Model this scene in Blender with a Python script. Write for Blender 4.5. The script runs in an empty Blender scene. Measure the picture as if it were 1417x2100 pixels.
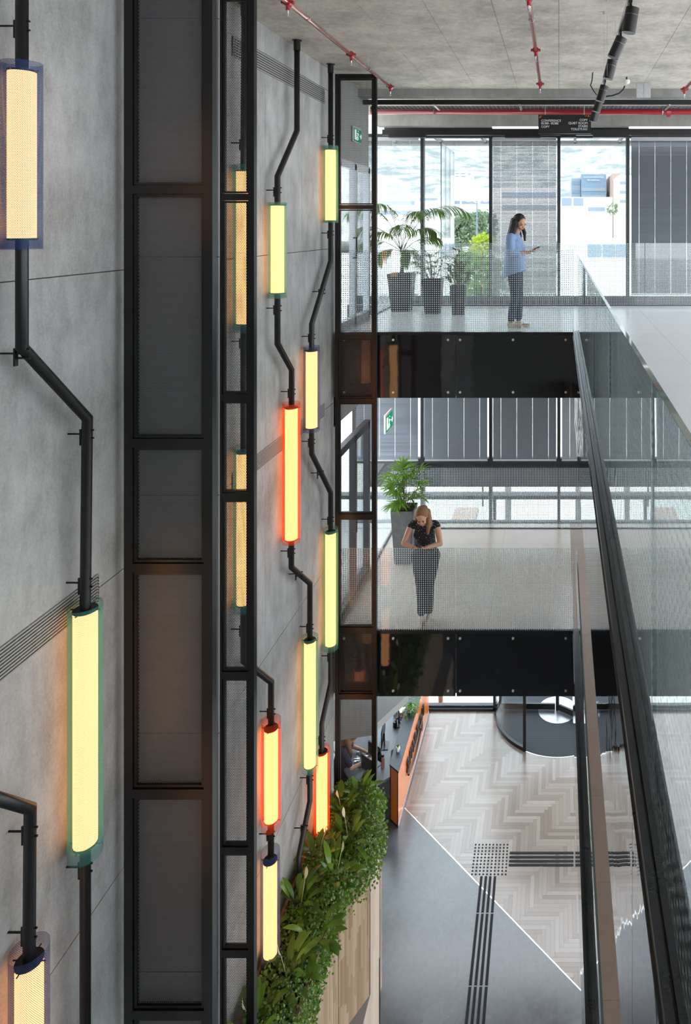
import bpy, bmesh, math, random
from mathutils import Vector, Matrix
PI = math.pi
random.seed(7)
sc = bpy.context.scene
COL = sc.collection
# ------------------------------------------------------------------ survey of the place
# camera stands 10.5 m above the lobby floor; U, V, F below are the pinhole constants used to
# turn measured bearings into metres (X right, Y into the building, Z up)
F, U0, V0, H = 1420.0, 1146.0, 462.0, 10.5
def P(u, v, Y): return Vector(((u-U0)*Y/F, Y, H-(v-V0)*Y/F))
def G(u, v, z=0.0):
    Y = F*(H-z)/(v-V0); return P(u, v, Y)
def W(u, v, X):
    Y = F*X/(u-U0); return P(u, v, Y)
Z1, Z2, ZC = 4.88, 9.01, 12.62          # floor levels and ceiling
WX = -3.12                               # left concrete wall

# ------------------------------------------------------------------ materials
class N:
    def __init__(s, name):
        s.m = bpy.data.materials.new(name); s.m.use_nodes = True
        s.t = s.m.node_tree; s.t.nodes.clear()
        s.out = s.t.nodes.new('ShaderNodeOutputMaterial')
    def n(s, typ, **kw):
        nd = s.t.nodes.new('ShaderNode'+typ)
        ins = kw.pop('ins', {})
        for k, v in kw.items(): setattr(nd, k, v)
        for k, v in ins.items():
            if isinstance(v, bpy.types.NodeSocket): s.t.links.new(v, nd.inputs[k])
            else: nd.inputs[k].default_value = v
        return nd
    def math(s, op, a, b=None, c=None):
        ins = {0: a}
        if b is not None: ins[1] = b
        if c is not None: ins[2] = c
        return s.n('Math', operation=op, ins=ins).outputs[0]
    def mix(s, f, a, b):
        nd = s.n('Mix', data_type='RGBA', ins={0: f, 6: a, 7: b}); return nd.outputs[2]
    def ramp(s, f, stops):
        nd = s.n('ValToRGB', ins={0: f}); e = nd.color_ramp.elements
        while len(e) < len(stops): e.new(0.5)
        for i, (p, c) in enumerate(stops): e[i].position = p; e[i].color = c
        return nd.outputs[0]
    def surf(s, sh): s.t.links.new(sh, s.out.inputs[0]); return s.m
def c4(c): return (c[0], c[1], c[2], 1.0)
def g3(v): return (v, v, v, 1)
def pbr(name, col, rough=.5, metal=0., bump=0., bscale=40., spec=.5, var=0., vscale=5., coat=0.):
    N_ = N(name); base = c4(col)
    tc = N_.n('TexCoord').outputs['Object']
    if var:
        no = N_.n('TexNoise', ins={'Vector': tc, 'Scale': vscale, 'Detail': 5.}).outputs[0]
        base = N_.mix(no, c4([x*(1-var) for x in col]), c4([min(1, x*(1+var)) for x in col]))
    ins = {'Base Color': base, 'Roughness': rough, 'Metallic': metal, 'Specular IOR Level': spec, 'Coat Weight': coat}
    if bump:
        nb = N_.n('TexNoise', ins={'Vector': tc, 'Scale': bscale, 'Detail': 4.}).outputs[0]
        ins['Normal'] = N_.n('Bump', ins={'Height': nb, 'Strength': bump, 'Distance': .02}).outputs[0]
    return N_.surf(N_.n('BsdfPrincipled', ins=ins).outputs[0])
def emis(name, col, st):
    N_ = N(name); return N_.surf(N_.n('Emission', ins={'Color': c4(col), 'Strength': st}).outputs[0])
def concrete(name, lo, hi, scale=1.2, rough=.75, fibre=True):
    N_ = N(name); tc = N_.n('TexCoord').outputs['Object']
    a = N_.n('TexNoise', ins={'Vector': tc, 'Scale': scale, 'Detail': 6., 'Roughness': .62}).outputs[0]
    mp = N_.n('Mapping', ins={'Vector': tc, 'Scale': (2.2, 2.2, .7)}).outputs[0]
    b = N_.n('TexNoise', ins={'Vector': mp, 'Scale': scale*3, 'Detail': 8., 'Roughness': .7}).outputs[0]
    d = N_.n('TexNoise', ins={'Vector': tc, 'Scale': 60., 'Detail': 3.}).outputs[0]
    f = N_.math('ADD', N_.math('MULTIPLY', a, .55), N_.math('ADD', N_.math('MULTIPLY', b, .38), N_.math('MULTIPLY', d, .16)))
    col = N_.ramp(f, [(.38, c4(lo)), (.66, c4(hi))])
    # form-tie pin holes on the sheet grid
    vo = N_.n('TexVoronoi', ins={'Vector': tc, 'Scale': 2.6, 'Randomness': .55}).outputs['Distance']
    pin = N_.math('LESS_THAN', vo, .016)
    col = N_.mix(N_.math('MULTIPLY', pin, .6), col, g3(.08))
    bp = N_.n('Bump', ins={'Height': f, 'Strength': .25, 'Distance': .01}).outputs[0]
    return N_.surf(N_.n('BsdfPrincipled', ins={'Base Color': col, 'Roughness': rough, 'Normal': bp, 'Specular IOR Level': .35}).outputs[0])
def holes(N_, pitch, r):
    """hexagonal perforation mask on the metre UV: 1 where there is a hole"""
    uv = N_.n('SeparateXYZ', ins={0: N_.n('TexCoord').outputs['UV']})
    x = N_.math('DIVIDE', uv.outputs[0], pitch); y = N_.math('DIVIDE', uv.outputs[1], pitch*.866)
    row = N_.math('FLOOR', y)
    off = N_.math('MULTIPLY', N_.math('MODULO', N_.math('ABSOLUTE', row), 2.), .5)
    dx = N_.math('SUBTRACT', N_.math('FRACT', N_.math('ADD', x, off)), .5)
    dy = N_.math('MULTIPLY', N_.math('SUBTRACT', N_.math('FRACT', y), .5), .866)
    d = N_.math('SQRT', N_.math('ADD', N_.math('MULTIPLY', dx, dx), N_.math('MULTIPLY', dy, dy)))
    return N_.math('LESS_THAN', d, r)
def perf(name, col, pitch, r, rough=.45, translucent=0., gloss=.5):
    N_ = N(name); h = holes(N_, pitch, r)
    sh = N_.n('BsdfPrincipled', ins={'Base Color': c4(col), 'Roughness': rough, 'Specular IOR Level': gloss}).outputs[0]
    if translucent:
        tl = N_.n('BsdfTranslucent', ins={'Color': c4(col)}).outputs[0]
        sh = N_.n('MixShader', ins={0: translucent, 1: sh, 2: tl}).outputs[0]
    tr = N_.n('BsdfTransparent').outputs[0]
    return N_.surf(N_.n('MixShader', ins={0: h, 1: sh, 2: tr}).outputs[0])
def fres(N_, f0=.04):
    g = N_.n('NewGeometry')
    d = N_.math('ABSOLUTE', N_.n('VectorMath', operation='DOT_PRODUCT', ins={0: g.outputs['Normal'], 1: g.outputs['Incoming']}).outputs['Value'])
    p = N_.math('POWER', N_.math('SUBTRACT', 1., d), 5.)
    return N_.math('MULTIPLY_ADD', p, 1-f0, f0)
def glass(name, tint=(.97, .985, .98), f0=.04, dots=None, dotcol=(.80, .86, .88), wave=0., dotop=1.0):
    N_ = N(name)
    ins = {'Color': (1, 1, 1, 1), 'Roughness': 0.0}
    if wave:
        tc = N_.n('TexCoord').outputs['Object']
        nb = N_.n('TexNoise', ins={'Vector': tc, 'Scale': 2.5, 'Detail': 1.}).outputs[0]
        ins['Normal'] = N_.n('Bump', ins={'Height': nb, 'Strength': wave, 'Distance': .02}).outputs[0]
    gl = N_.n('BsdfGlossy', ins=ins).outputs[0]
    tr = N_.n('BsdfTransparent', ins={'Color': c4(tint)}).outputs[0]
    sh = N_.n('MixShader', ins={0: fres(N_, f0), 1: tr, 2: gl}).outputs[0]
    if dots:
        pitch, size = dots
        uv = N_.n('SeparateXYZ', ins={0: N_.n('TexCoord').outputs['UV']})
        ax = N_.math('ABSOLUTE', N_.math('SUBTRACT', N_.math('FRACT', N_.math('DIVIDE', uv.outputs[0], pitch)), .5))
        ay = N_.math('ABSOLUTE', N_.math('SUBTRACT', N_.math('FRACT', N_.math('DIVIDE', uv.outputs[1], pitch)), .5))
        m = N_.math('LESS_THAN', N_.math('MAXIMUM', ax, ay), size/pitch/2)
        df = N_.n('BsdfDiffuse', ins={'Color': c4(dotcol)}).outputs[0]
        tl = N_.n('BsdfTranslucent', ins={'Color': c4(dotcol)}).outputs[0]
        ds = N_.n('MixShader', ins={0: .35, 1: df, 2: tl}).outputs[0]
        sh = N_.n('MixShader', ins={0: N_.math('MULTIPLY', m, dotop), 1: sh, 2: ds}).outputs[0]
    return N_.surf(sh)
def planks_mat(name, stops, rough=.32, grain_axis=0, bump=.1):
    N_ = N(name)
    r = N_.n('NewGeometry').outputs['Random Per Island']
    col = N_.ramp(r, [(i/(len(stops)-1), c4(c)) for i, c in enumerate(stops)])
    tc = N_.n('TexCoord').outputs['Object']
    g = N_.n('TexNoise', ins={'Vector': tc, 'Scale': 30., 'Detail': 6., 'Distortion': 1.5}).outputs[0]
    col = N_.mix(N_.math('MULTIPLY', g, .35), col, c4([x*.6 for x in stops[0]]))
    return N_.surf(N_.n('BsdfPrincipled', ins={'Base Color': col, 'Roughness': rough, 'Specular IOR Level': .9}).outputs[0])
def block_wood(name, sc_=(1, 1, 1), stops=((.33, .22, .135), (.46, .32, .21), (.58, .43, .30))):
    """butcher-block lamellas running along Z"""
    N_ = N(name); tc = N_.n('TexCoord').outputs['Object']
    mp = N_.n('Mapping', ins={'Vector': tc, 'Scale': sc_}).outputs[0]
    sp = N_.n('SeparateXYZ', ins={0: mp})
    h = N_.math('ADD', N_.math('MULTIPLY', sp.outputs[0], 1.0), sp.outputs[1])
    lam = N_.math('FLOOR', N_.math('DIVIDE', h, .045))
    zz = N_.math('FLOOR', N_.math('ADD', N_.math('DIVIDE', sp.outputs[2], .55), N_.math('MULTIPLY', N_.math('SINE', N_.math('MULTIPLY', lam, 12.9)), 3.)))
    cv = N_.n('CombineXYZ', ins={0: lam, 1: zz, 2: 0.}).outputs[0]
    wn = N_.n('TexWhiteNoise', ins={0: cv}).outputs[0]
    col = N_.ramp(wn, [(0, c4(stops[0])), (.5, c4(stops[1])), (1, c4(stops[2]))])
    mg = N_.n('Mapping', ins={'Vector': tc, 'Scale': (40, 40, 3)}).outputs[0]
    g = N_.n('TexNoise', ins={'Vector': mg, 'Scale': 1., 'Detail': 5., 'Distortion': .6}).outputs[0]
    col = N_.mix(N_.math('MULTIPLY', g, .3), col, c4([x*.55 for x in stops[0]]))
    return N_.surf(N_.n('BsdfPrincipled', ins={'Base Color': col, 'Roughness': .42}).outputs[0])
def leafmat(name, lo, hi, rough=.4, tl=.3):
    N_ = N(name); r = N_.n('NewGeometry').outputs['Random Per Island']
    col = N_.mix(r, c4(lo), c4(hi))
    a = N_.n('BsdfPrincipled', ins={'Base Color': col, 'Roughness': rough, 'Specular IOR Level': .5}).outputs[0]
    b = N_.n('BsdfTranslucent', ins={'Color': N_.mix(.6, col, (.35, .6, .05, 1))}).outputs[0]
    return N_.surf(N_.n('MixShader', ins={0: tl, 1: a, 2: b}).outputs[0])

M = {}
M['wallc'] = concrete('cast concrete panel', (.215, .21, .20), (.48, .478, .47), 1.1)
M['ceilc'] = concrete('concrete ceiling board', (.40, .375, .32), (.82, .77, .68), 2.2)
M['groove'] = pbr('dark groove', (.05, .048, .045), .9)
M['beamc'] = concrete('beam concrete', (.22, .22, .2), (.36, .355, .34), 1.5)
M['black'] = pbr('black powder coated steel', (.009, .009, .010), .38, spec=.4)
M['frame'] = pbr('satin black steel frame', (.008, .0078, .008), .32, spec=.45, bump=.04, bscale=300)
M['perf'] = perf('black perforated steel sheet', (.085, .085, .088), .0145, .36, .35)
M['perf_open'] = perf('open perforated steel sheet', (.04, .04, .042), .0145, .385, .4)
M['back'] = pbr('grey backing board', (.24, .242, .25), .6, var=.25, vscale=2.5)
M['grille'] = pbr('grey aluminium grille', (.30, .30, .29), .5)
M['fascia'] = pbr('black mirror glass cladding', (.004, .0045, .006), .02, spec=.9, bump=.16, bscale=1.6)
M['fasciaf'] = pbr('black gloss cladding', (.010, .012, .015), .04, spec=.9, bump=.10, bscale=1.4)
M['steel'] = pbr('raw dark steel channel', (.02, .024, .03), .26, spec=.6, metal=.25, var=.25, vscale=5, bump=.03, bscale=60)
M['bolt'] = pbr('brushed stainless bolt', (.85, .84, .8), .35, metal=.4)
M['rail'] = glass('railing glass with white dots', dots=(.030, .0125), f0=.045, dotcol=(.76, .82, .86))
M['railside'] = glass('long side railing glass', tint=(.80, .86, .86), dots=(.032, .0130), f0=.05, wave=.02, dotcol=(.35, .38, .38), dotop=.32)
M['gedge'] = pbr('green glass edge', (.10, .17, .16), .1, coat=.5)
M['win'] = glass('window glass', tint=(.93, .97, .98))
M['solar'] = glass('solar window glass', tint=(.635, .655, .665), f0=.05)
M['tile2'] = pbr('pale grey porcelain tile', (.76, .79, .84), .24, spec=.9, var=.06, vscale=2, bump=.02, bscale=200)
M['tile1'] = pbr('warm beige stone tile', (.60, .51, .44), .26, spec=.8, var=.12, vscale=3)
M['edge'] = pbr('brown stone walkway', (.36, .255, .20), .4, var=.1, vscale=14)
N_ = N('polished concrete floor'); tc = N_.n('TexCoord').outputs['Object']
a = N_.n('TexNoise', ins={'Vector': tc, 'Scale': .9, 'Detail': 7., 'Roughness': .6}).outputs[0]
b = N_.n('TexNoise', ins={'Vector': tc, 'Scale': 14., 'Detail': 4.}).outputs[0]
cc = N_.ramp(N_.math('ADD', N_.math('MULTIPLY', a, .8), N_.math('MULTIPLY', b, .2)), [(.35, (.062, .066, .073, 1)), (.68, (.15, .158, .172, 1))])
M['lobby'] = N_.surf(N_.n('BsdfPrincipled', ins={'Base Color': cc, 'Roughness': N_.math('MULTIPLY_ADD', a, .25, .12), 'Specular IOR Level': .9}).outputs[0])
M['oak'] = planks_mat('herringbone oak planks', [(.22, .165, .13), (.32, .26, .215), (.37, .315, .27), (.28, .225, .19), (.40, .35, .305), (.25, .195, .155), (.34, .285, .24)], .22)
M['strip'] = pbr('pale brass strip', (.9, .87, .8), .25, metal=.6)
M['rubber'] = pbr('dark tactile rubber', (.014, .016, .02), .7, spec=.2)
M['white'] = pbr('white paint', (.8, .8, .8), .5)
M['offw'] = pbr('grey plaster', (.36, .37, .36), .7)
M['red'] = pbr('red sprinkler pipe', (.42, .02, .03), .28, coat=.4)
M['red_sheen'] = pbr('red pipe with painted sheen', (.95, .52, .46), .14, metal=.9)  # red pipe; its white highlight is put into the paler base colour
M['galv'] = pbr('galvanised steel', (.55, .57, .6), .35, metal=.8, var=.3, vscale=40)
M['orange'] = pbr('orange laminate', (.80, .20, .03), .25, coat=.3)
M['counter'] = pbr('dark blue grey linoleum', (.022, .03, .045), .45)
M['work'] = pbr('grey worktop', (.15, .17, .20), .4)
M['plastic'] = pbr('black plastic', (.012, .012, .014), .3)
M['screen'] = pbr('dark screen', (.01, .012, .02), .1)
M['bench'] = block_wood('oak lamella front')
M['soil'] = pbr('potting soil', (.05, .035, .025), .95, bump=.6, bscale=60)
M['pot'] = pbr('dark slate pot', (.007, .009, .013), .4)
M['potc'] = pbr('mottled concrete pot', (.12, .118, .115), .6, var=.5, vscale=9)
M['palm'] = leafmat('palm leaf', (.012, .035, .008), (.05, .10, .015))
M['palm2'] = leafmat('fresh palm leaf', (.03, .10, .01), (.16, .32, .03), tl=.45)
M['dark'] = leafmat('dark leaf', (.010, .022, .008), (.035, .06, .02))
M['lily'] = leafmat('peace lily leaf', (.05, .14, .02), (.22, .40, .05), .26)
M['ivy'] = leafmat('ivy leaf', (.05, .13, .025), (.28, .44, .10), .28)
M['cream'] = leafmat('cream spathe', (.75, .72, .5), (.85, .85, .65), .5)
M['stem'] = pbr('green brown stem', (.10, .09, .04), .6)
M['winf'] = pbr('anthracite aluminium mullion', (.035, .04, .048), .35, metal=.3)
M['slat'] = pbr('grey aluminium slat', (.36, .37, .385), .4, metal=.3)
M['slatd'] = pbr('dark slat', (.19, .215, .245), .3, metal=.4)
M['glow'] = emis('warm lamp diffuser', (1.0, .42, .16), 1.9)
M['led'] = emis('cool sky gap glow', (1.0, .97, 1.0), 1.6)  # emission standing in for bright sky through the slit above the windows
M['exitg'] = emis('green exit face', (.02, .35, .18), .4)
M['exitw'] = emis('white exit pictogram', (.85, 1, .92), .6)
for nm, c in (('blue', (.03, .09, .28)), ('teal', (.06, .30, .30)), ('navy', (.06, .09, .22)), ('orange', (.85, .09, .01)), ('seafoam', (.12, .38, .30))):
    M['slv_'+nm] = perf(nm+' perforated lamp sleeve', c, .0078, .37, .4, translucent=.5, gloss=.3)
M['skin'] = pbr('warm skin', (.50, .27, .18), .5)
M['skin2'] = pbr('fair skin', (.62, .36, .25), .5)
M['hairb'] = pbr('dark brown hair', (.009, .005, .005), .6, bump=.3, bscale=120)
M['hairg'] = pbr('light brown hair', (.26, .135, .06), .6, bump=.3, bscale=120)
M['shirt'] = pbr('light blue cotton', (.22, .32, .52), .8, bump=.2, bscale=25)
M['navy'] = pbr('navy denim', (.012, .022, .05), .8, bump=.1, bscale=40)
M['blk'] = pbr('black cloth', (.010, .010, .014), .8)
M['shoe'] = pbr('pale canvas', (.55, .5, .42), .7)
N_ = N('black cloth with white dots'); tc = N_.n('TexCoord').outputs['Object']
vo = N_.n('TexVoronoi', ins={'Vector': tc, 'Scale': 42., 'Randomness': .6}).outputs['Distance']
M['polka'] = N_.surf(N_.n('BsdfPrincipled', ins={'Base Color': N_.mix(N_.math('LESS_THAN', vo, .17), (.010, .010, .016, 1), (.8, .8, .8, 1)), 'Roughness': .8}).outputs[0])
M['xwhite'] = pbr('sunlit white render', (.80, .79, .76), .9)
M['xwin'] = pbr('blue tinted far glazing', (.26, .33, .40), .3)
M['xblue'] = pbr('blue glass tower', (.18, .28, .38), .25)
M['xbrown'] = pbr('brown render', (.45, .33, .28), .9)
M['xground'] = pbr('pale paving', (.66, .64, .60), .9, var=.1, vscale=.4)
M['xtree'] = leafmat('grey green tree', (.16, .22, .16), (.30, .38, .30), .8)
M['xbush'] = leafmat('bright yellow green bush', (.40, .50, .03), (.65, .72, .08), .8)
N_ = N('dry scrub hillside'); tc = N_.n('TexCoord').outputs['Object']
a = N_.n('TexNoise', ins={'Vector': tc, 'Scale': .09, 'Detail': 9., 'Roughness': .7}).outputs[0]
M['hill'] = N_.surf(N_.n('BsdfDiffuse', ins={'Color': N_.ramp(a, [(.42, (.25, .29, .29, 1)), (.56, (.46, .48, .46, 1))])}).outputs[0])

# ------------------------------------------------------------------ object helpers
def autouv(bm):
    uv = bm.loops.layers.uv.new('UVMap')
    for f in bm.faces:
        n = f.normal; ax, ay, az = abs(n.x), abs(n.y), abs(n.z)
        for l in f.loops:
            c = l.vert.co
            l[uv].uv = (c.x, c.z) if ay >= ax and ay >= az else ((c.y, c.z) if ax >= az else (c.x, c.y))
def obj(name, bm, mats, parent=None, smooth=False, uv=True):
    if not isinstance(mats, (list, tuple)): mats = [mats]
    bm.normal_update()
    if uv and not bm.loops.layers.uv: autouv(bm)
    me = bpy.data.meshes.new(name); bm.to_mesh(me); bm.free()
    for m in mats: me.materials.append(m)
    if smooth or name in ('housing', 'end_cap', 'drum_glass', 'pipe_run', 'trunk', 'body', 'bolt', 'lid'):
        for p in me.polygons: p.use_smooth = smooth or len(p.vertices) == 4
        if not smooth and name in ('housing', 'drum_glass', 'body', 'end_cap', 'bolt', 'lid'):
            a = me.attributes.new('sharp_edge', 'BOOLEAN', 'EDGE'); cnt_ = {}
            for p in me.polygons:
                for ek in p.edge_keys: cnt_.setdefault(ek, []).append(p.normal.copy())
            for e in me.edges:
                ns = cnt_.get(tuple(sorted(e.vertices)), [])
                a.data[e.index].value = len(ns) < 2 or ns[0].angle(ns[1], 0) > .8
    o = bpy.data.objects.new(name, me); COL.objects.link(o)
    if parent is not None: attach(o, parent)
    return o
def wmat(o):
    m = o.matrix_basis.copy()
    if o.parent: m = wmat(o.parent) @ o.matrix_parent_inverse @ m
    return m
def attach(o, parent):
    o.parent = parent; o.matrix_parent_inverse = wmat(parent).inverted()
def tag(o, label=None, cat=None, group=None, kind=None):
    if label: o['label'] = label
    if cat: o['category'] = cat
    if group: o['group'] = group
    if kind: o['kind'] = kind
    return o
def thing(name, label, cat, loc=(0, 0, 0), group=None):
    o = bpy.data.objects.new(name, None); COL.objects.link(o)
    o.location = loc; o.empty_display_size = .1
    return tag(o, label, cat, group)
def struct(name, bm, mats, parent=None, label=None):
    o = obj(name, bm, mats, parent)
    if parent is None: tag(o, label, 'building', None, 'structure')
    return o
def sthing(name, label=None, loc=(0, 0, 0)):
    o = thing(name, label, 'building', loc); o['kind'] = 'structure'; return o
def B(): return bmesh.new()
def box(bm, x0, x1, y0, y1, z0, z1, mi=0):
    vs = [bm.verts.new((x, y, z)) for x in (x0, x1) for y in (y0, y1) for z in (z0, z1)]
    for q in ((0, 1, 3, 2), (4, 6, 7, 5), (0, 4, 5, 1), (2, 3, 7, 6), (0, 2, 6, 4), (1, 5, 7, 3)):
        f = bm.faces.new([vs[i] for i in q]); f.material_index = mi
    return vs
def bx(x0, x1, y0, y1, z0, z1):
    bm = B(); box(bm, x0, x1, y0, y1, z0, z1); return bm
def prism(bm, pts, z0, z1, mi=0):
    a = [bm.verts.new((p[0], p[1], z0)) for p in pts]; b = [bm.verts.new((p[0], p[1], z1)) for p in pts]
    n = len(pts)
    for i in range(n): bm.faces.new((a[i], a[(i+1) % n], b[(i+1) % n], b[i])).material_index = mi
    bm.faces.new(b).material_index = mi; bm.faces.new(a[::-1]).material_index = mi
    bmesh.ops.recalc_face_normals(bm, faces=bm.faces)
def basis(d):
    d = Vector(d).normalized(); a = Vector((0, 0, 1)) if abs(d.z) < .95 else Vector((1, 0, 0))
    s = d.cross(a).normalized(); return s, s.cross(d).normalized()
def ring(bm, c, d, r, seg, r2=None):
    s, t = basis(d); r2 = r if r2 is None else r2
    return [bm.verts.new(Vector(c)+s*(r*math.cos(2*PI*i/seg))+t*(r2*math.sin(2*PI*i/seg))) for i in range(seg)]
def bridge(bm, a, b, mi=0):
    n = len(a)
    for i in range(n): bm.faces.new((a[i], a[(i+1) % n], b[(i+1) % n], b[i])).material_index = mi
def cyl(bm, p0, p1, r0, r1=None, seg=16, caps=True, mi=0):
    p0, p1 = Vector(p0), Vector(p1); r1 = r0 if r1 is None else r1
    a = ring(bm, p0, p1-p0, r0, seg); b = ring(bm, p1, p1-p0, r1, seg); bridge(bm, a, b, mi)
    if caps:
        if r0 > 1e-5: bm.faces.new(a[::-1]).material_index = mi
        if r1 > 1e-5: bm.faces.new(b).material_index = mi
def tube(bm, pts, r, seg=14, mi=0):
    """mitred tube along a polyline"""
    pts = [Vector(p) for p in pts]; n = len(pts); prev = None
    d0 = (pts[1]-pts[0]).normalized(); s, t = basis(d0)
    for i, p in enumerate(pts):
        din = (p-pts[i-1]).normalized() if i else d0
        dout = (pts[i+1]-p).normalized() if i < n-1 else din
        if i:  # transport frame
            s = (s-din*s.dot(din)).normalized(); t = s.cross(din).normalized()
        m = (din+dout).normalized()
        vs = []
        for k in range(seg):
            o = s*(r*math.cos(2*PI*k/seg))+t*(r*math.sin(2*PI*k/seg))
            k_ = -o.dot(m)/max(din.dot(m), .2); vs.append(bm.verts.new(p+o+din*k_))
        if prev: bridge(bm, prev, vs, mi)
        else: bm.faces.new(vs[::-1]).material_index = mi
        prev = vs
        q = s-dout*s.dot(dout)
        s = q.normalized() if q.length > 1e-4 else s
    bm.faces.new(prev).material_index = mi
    bmesh.ops.recalc_face_normals(bm, faces=bm.faces)
def ball(bm, c, r, sx=1, sy=1, sz=1, u=14, v=9, mi=0, rot=None):
    rings = []; c = Vector(c)
    for j in range(1, v):
        th = PI*j/v; vs = []
        for i in range(u):
            p = Vector((r*sx*math.sin(th)*math.cos(2*PI*i/u), r*sy*math.sin(th)*math.sin(2*PI*i/u), r*sz*math.cos(th)))
            if rot is not None: p = rot @ p
            vs.append(bm.verts.new(c+p))
        rings.append(vs)
    e0, e1 = Vector((0, 0, r*sz)), Vector((0, 0, -r*sz))
    if rot is not None: e0, e1 = rot @ e0, rot @ e1
    a = bm.verts.new(c+e0); b = bm.verts.new(c+e1)
    for i in range(u):
        bm.faces.new((a, rings[0][i], rings[0][(i+1) % u])).material_index = mi
        bm.faces.new((b, rings[-1][(i+1) % u], rings[-1][i])).material_index = mi
    for j in range(len(rings)-1):
        for i in range(u):
            bm.faces.new((rings[j][i], rings[j+1][i], rings[j+1][(i+1) % u], rings[j][(i+1) % u])).material_index = mi
def copy_tree(o, loc=None, label=None):
    r = o.copy(); COL.objects.link(r)
    if loc is not None: r.location = loc
    if label: r['label'] = label
    for ch in list(o.children):
        c = ch.copy(); COL.objects.link(c); c.parent = r
        for g in list(ch.children):
            d = g.copy(); COL.objects.link(d); d.parent = c
    return r
def text_mesh(txt, size, ext=.002, align='LEFT', off=0.0):
    cu = bpy.data.curves.new('lettering', 'FONT'); cu.body = txt; cu.size = size; cu.extrude = ext; cu.align_x = align; cu.offset = off
    o = bpy.data.objects.new('lettering', cu); COL.objects.link(o)
    me = bpy.data.meshes.new_from_object(o.evaluated_get(bpy.context.evaluated_depsgraph_get()))
    bpy.data.objects.remove(o); bpy.data.curves.remove(cu); return me
def lettering(name, txt, size, mat, loc, rot, parent, ext=.002, align='LEFT', off=0.0):
    me = text_mesh(txt, size, ext, align, off); me.materials.clear(); me.materials.append(mat)
    me.transform(Matrix.Translation(loc) @ rot.to_4x4())
    o = bpy.data.objects.new(name, me); COL.objects.link(o); attach(o, parent); return o
RF = Matrix.Rotation(PI/2, 3, 'X')                               # faces -Y
RS = Matrix.Rotation(PI/2, 3, 'Z') @ Matrix.Rotation(PI/2, 3, 'X')   # faces +X

# ------------------------------------------------------------------ SETTING
# left concrete wall: sheets with open joints over a dark backing
bm = B(); box(bm, WX-.25, WX-.02, -6, 9.6, 0, ZC, 1)
yj = [-6+1.05*k for k in range(-1, 20)]; yj = [7.36-1.05*k for k in range(13, -3, -1)]
yj = [y for y in yj if -6 < y < 9.6]; yj = [-6]+yj+[9.6]
zj = [0]+[H-8.88+2.14*k for k in range(0, 6)]; zj = [z for z in zj if z < ZC]+[ZC]
big = [-6, -2.4, 1.15, 6.31, 7.36, 8.41, 9.6]
for i in range(len(big)-1):
    for j in range(len(zj)-1):
        box(bm, WX-.02, WX, big[i]+.002, big[i+1]-.002, zj[j]+.0035, zj[j+1]-.0035, 0)
struct('wall_left', bm, [M['wallc'], M['groove']], label='tall grey cast concrete wall behind the glowing tube lamps')
# wall continues above the doors on both upper levels
bm = B(); box(bm, WX-.25, WX, 9.6, 11.35, 11.45, ZC); box(bm, WX-.25, WX, 9.6, 9.75, Z1, 11.45)
box(bm, WX-.25, WX, 9.6, 11.35, 7.7, 8.12); box(bm, WX-.25, WX, 9.6, 11.35, 3.9, Z1)
struct('wall_left', bm, M['offw'], label='grey plaster wall above the side doors')
# slotted air grilles let into the wall
def grille(label, y0, y1, z0, z1, n):
    t = thing('air_grille', label, 'vent', (WX, (y0+y1)/2, z0), 'slotted air grilles in the concrete wall')
    bm = B(); box(bm, WX, WX+.004, y0, y1, z0, z1); obj('back_plate', bm, M['groove'], t)
    bm = B()
    for k in range(n+1):
        z = z0+(z1-z0)*k/n; h = (z1-z0)/n*.55
        box(bm, WX, WX+.012, y0, y1, z-h/2, z+h/2)
    box(bm, WX, WX+.012, y0, y0+.012, z0, z1); box(bm, WX, WX+.012, y1-.012, y1, z0, z1)
    obj('slat', bm, M['grille'], t)
grille('long slotted air grille high on the wall just under the ceiling', 6.6, 9.2, H+1.62, H+1.80, 7)
grille('slotted air grille halfway up the wall behind the orange and blue lamps', 6.6, 9.2, H-2.53, H-2.37, 9)
grille('slotted air grille at the large teal lamp near the wide mesh frame', 1.6, 4.68, H-2.54, H-2.36, 9)

# ceiling boards with staggered joints
bm = B(); box(bm, -7.5, 8.5, -6, 13.3, ZC+.02, ZC+.35, 1)
xs = [-3.25, -2.58, -1.93, -1.29, -.64, 0, 1.27, 2.54, 3.81, 5.1, 6.4, 8.5]
for i in range(len(xs)-1):
    y = -6+(.55 if i % 2 else 0)-1.1; L = 1.12
    while y < 13.3:
        a_, b_ = max(y, -6), min(y+L, 13.3)
        if b_ > a_+.05: box(bm, xs[i]+.002, xs[i+1]-.002, a_+.002, b_-.002, ZC, ZC+.02, 0)
        y += L
box(bm, -7.5, -3.25, 9.6, 13.3, ZC, ZC+.02)
struct('ceiling', bm, [M['ceilc'], M['groove']], label='raw concrete board ceiling with thin joints')
bm = B(); box(bm, -3.3, 8.5, 12.55, 12.75, H+1.80, ZC)
struct('ceiling_beam', bm, M['beamc'], label='concrete downstand beam in front of the upper windows')
bm = B()
box(bm, -3.3, 8.5, 10.75, 10.95, H+2.0, ZC)
struct('ceiling_rib', bm, M['beamc'], label='shallow concrete ceiling rib behind the sprinkler pipes')
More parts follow.
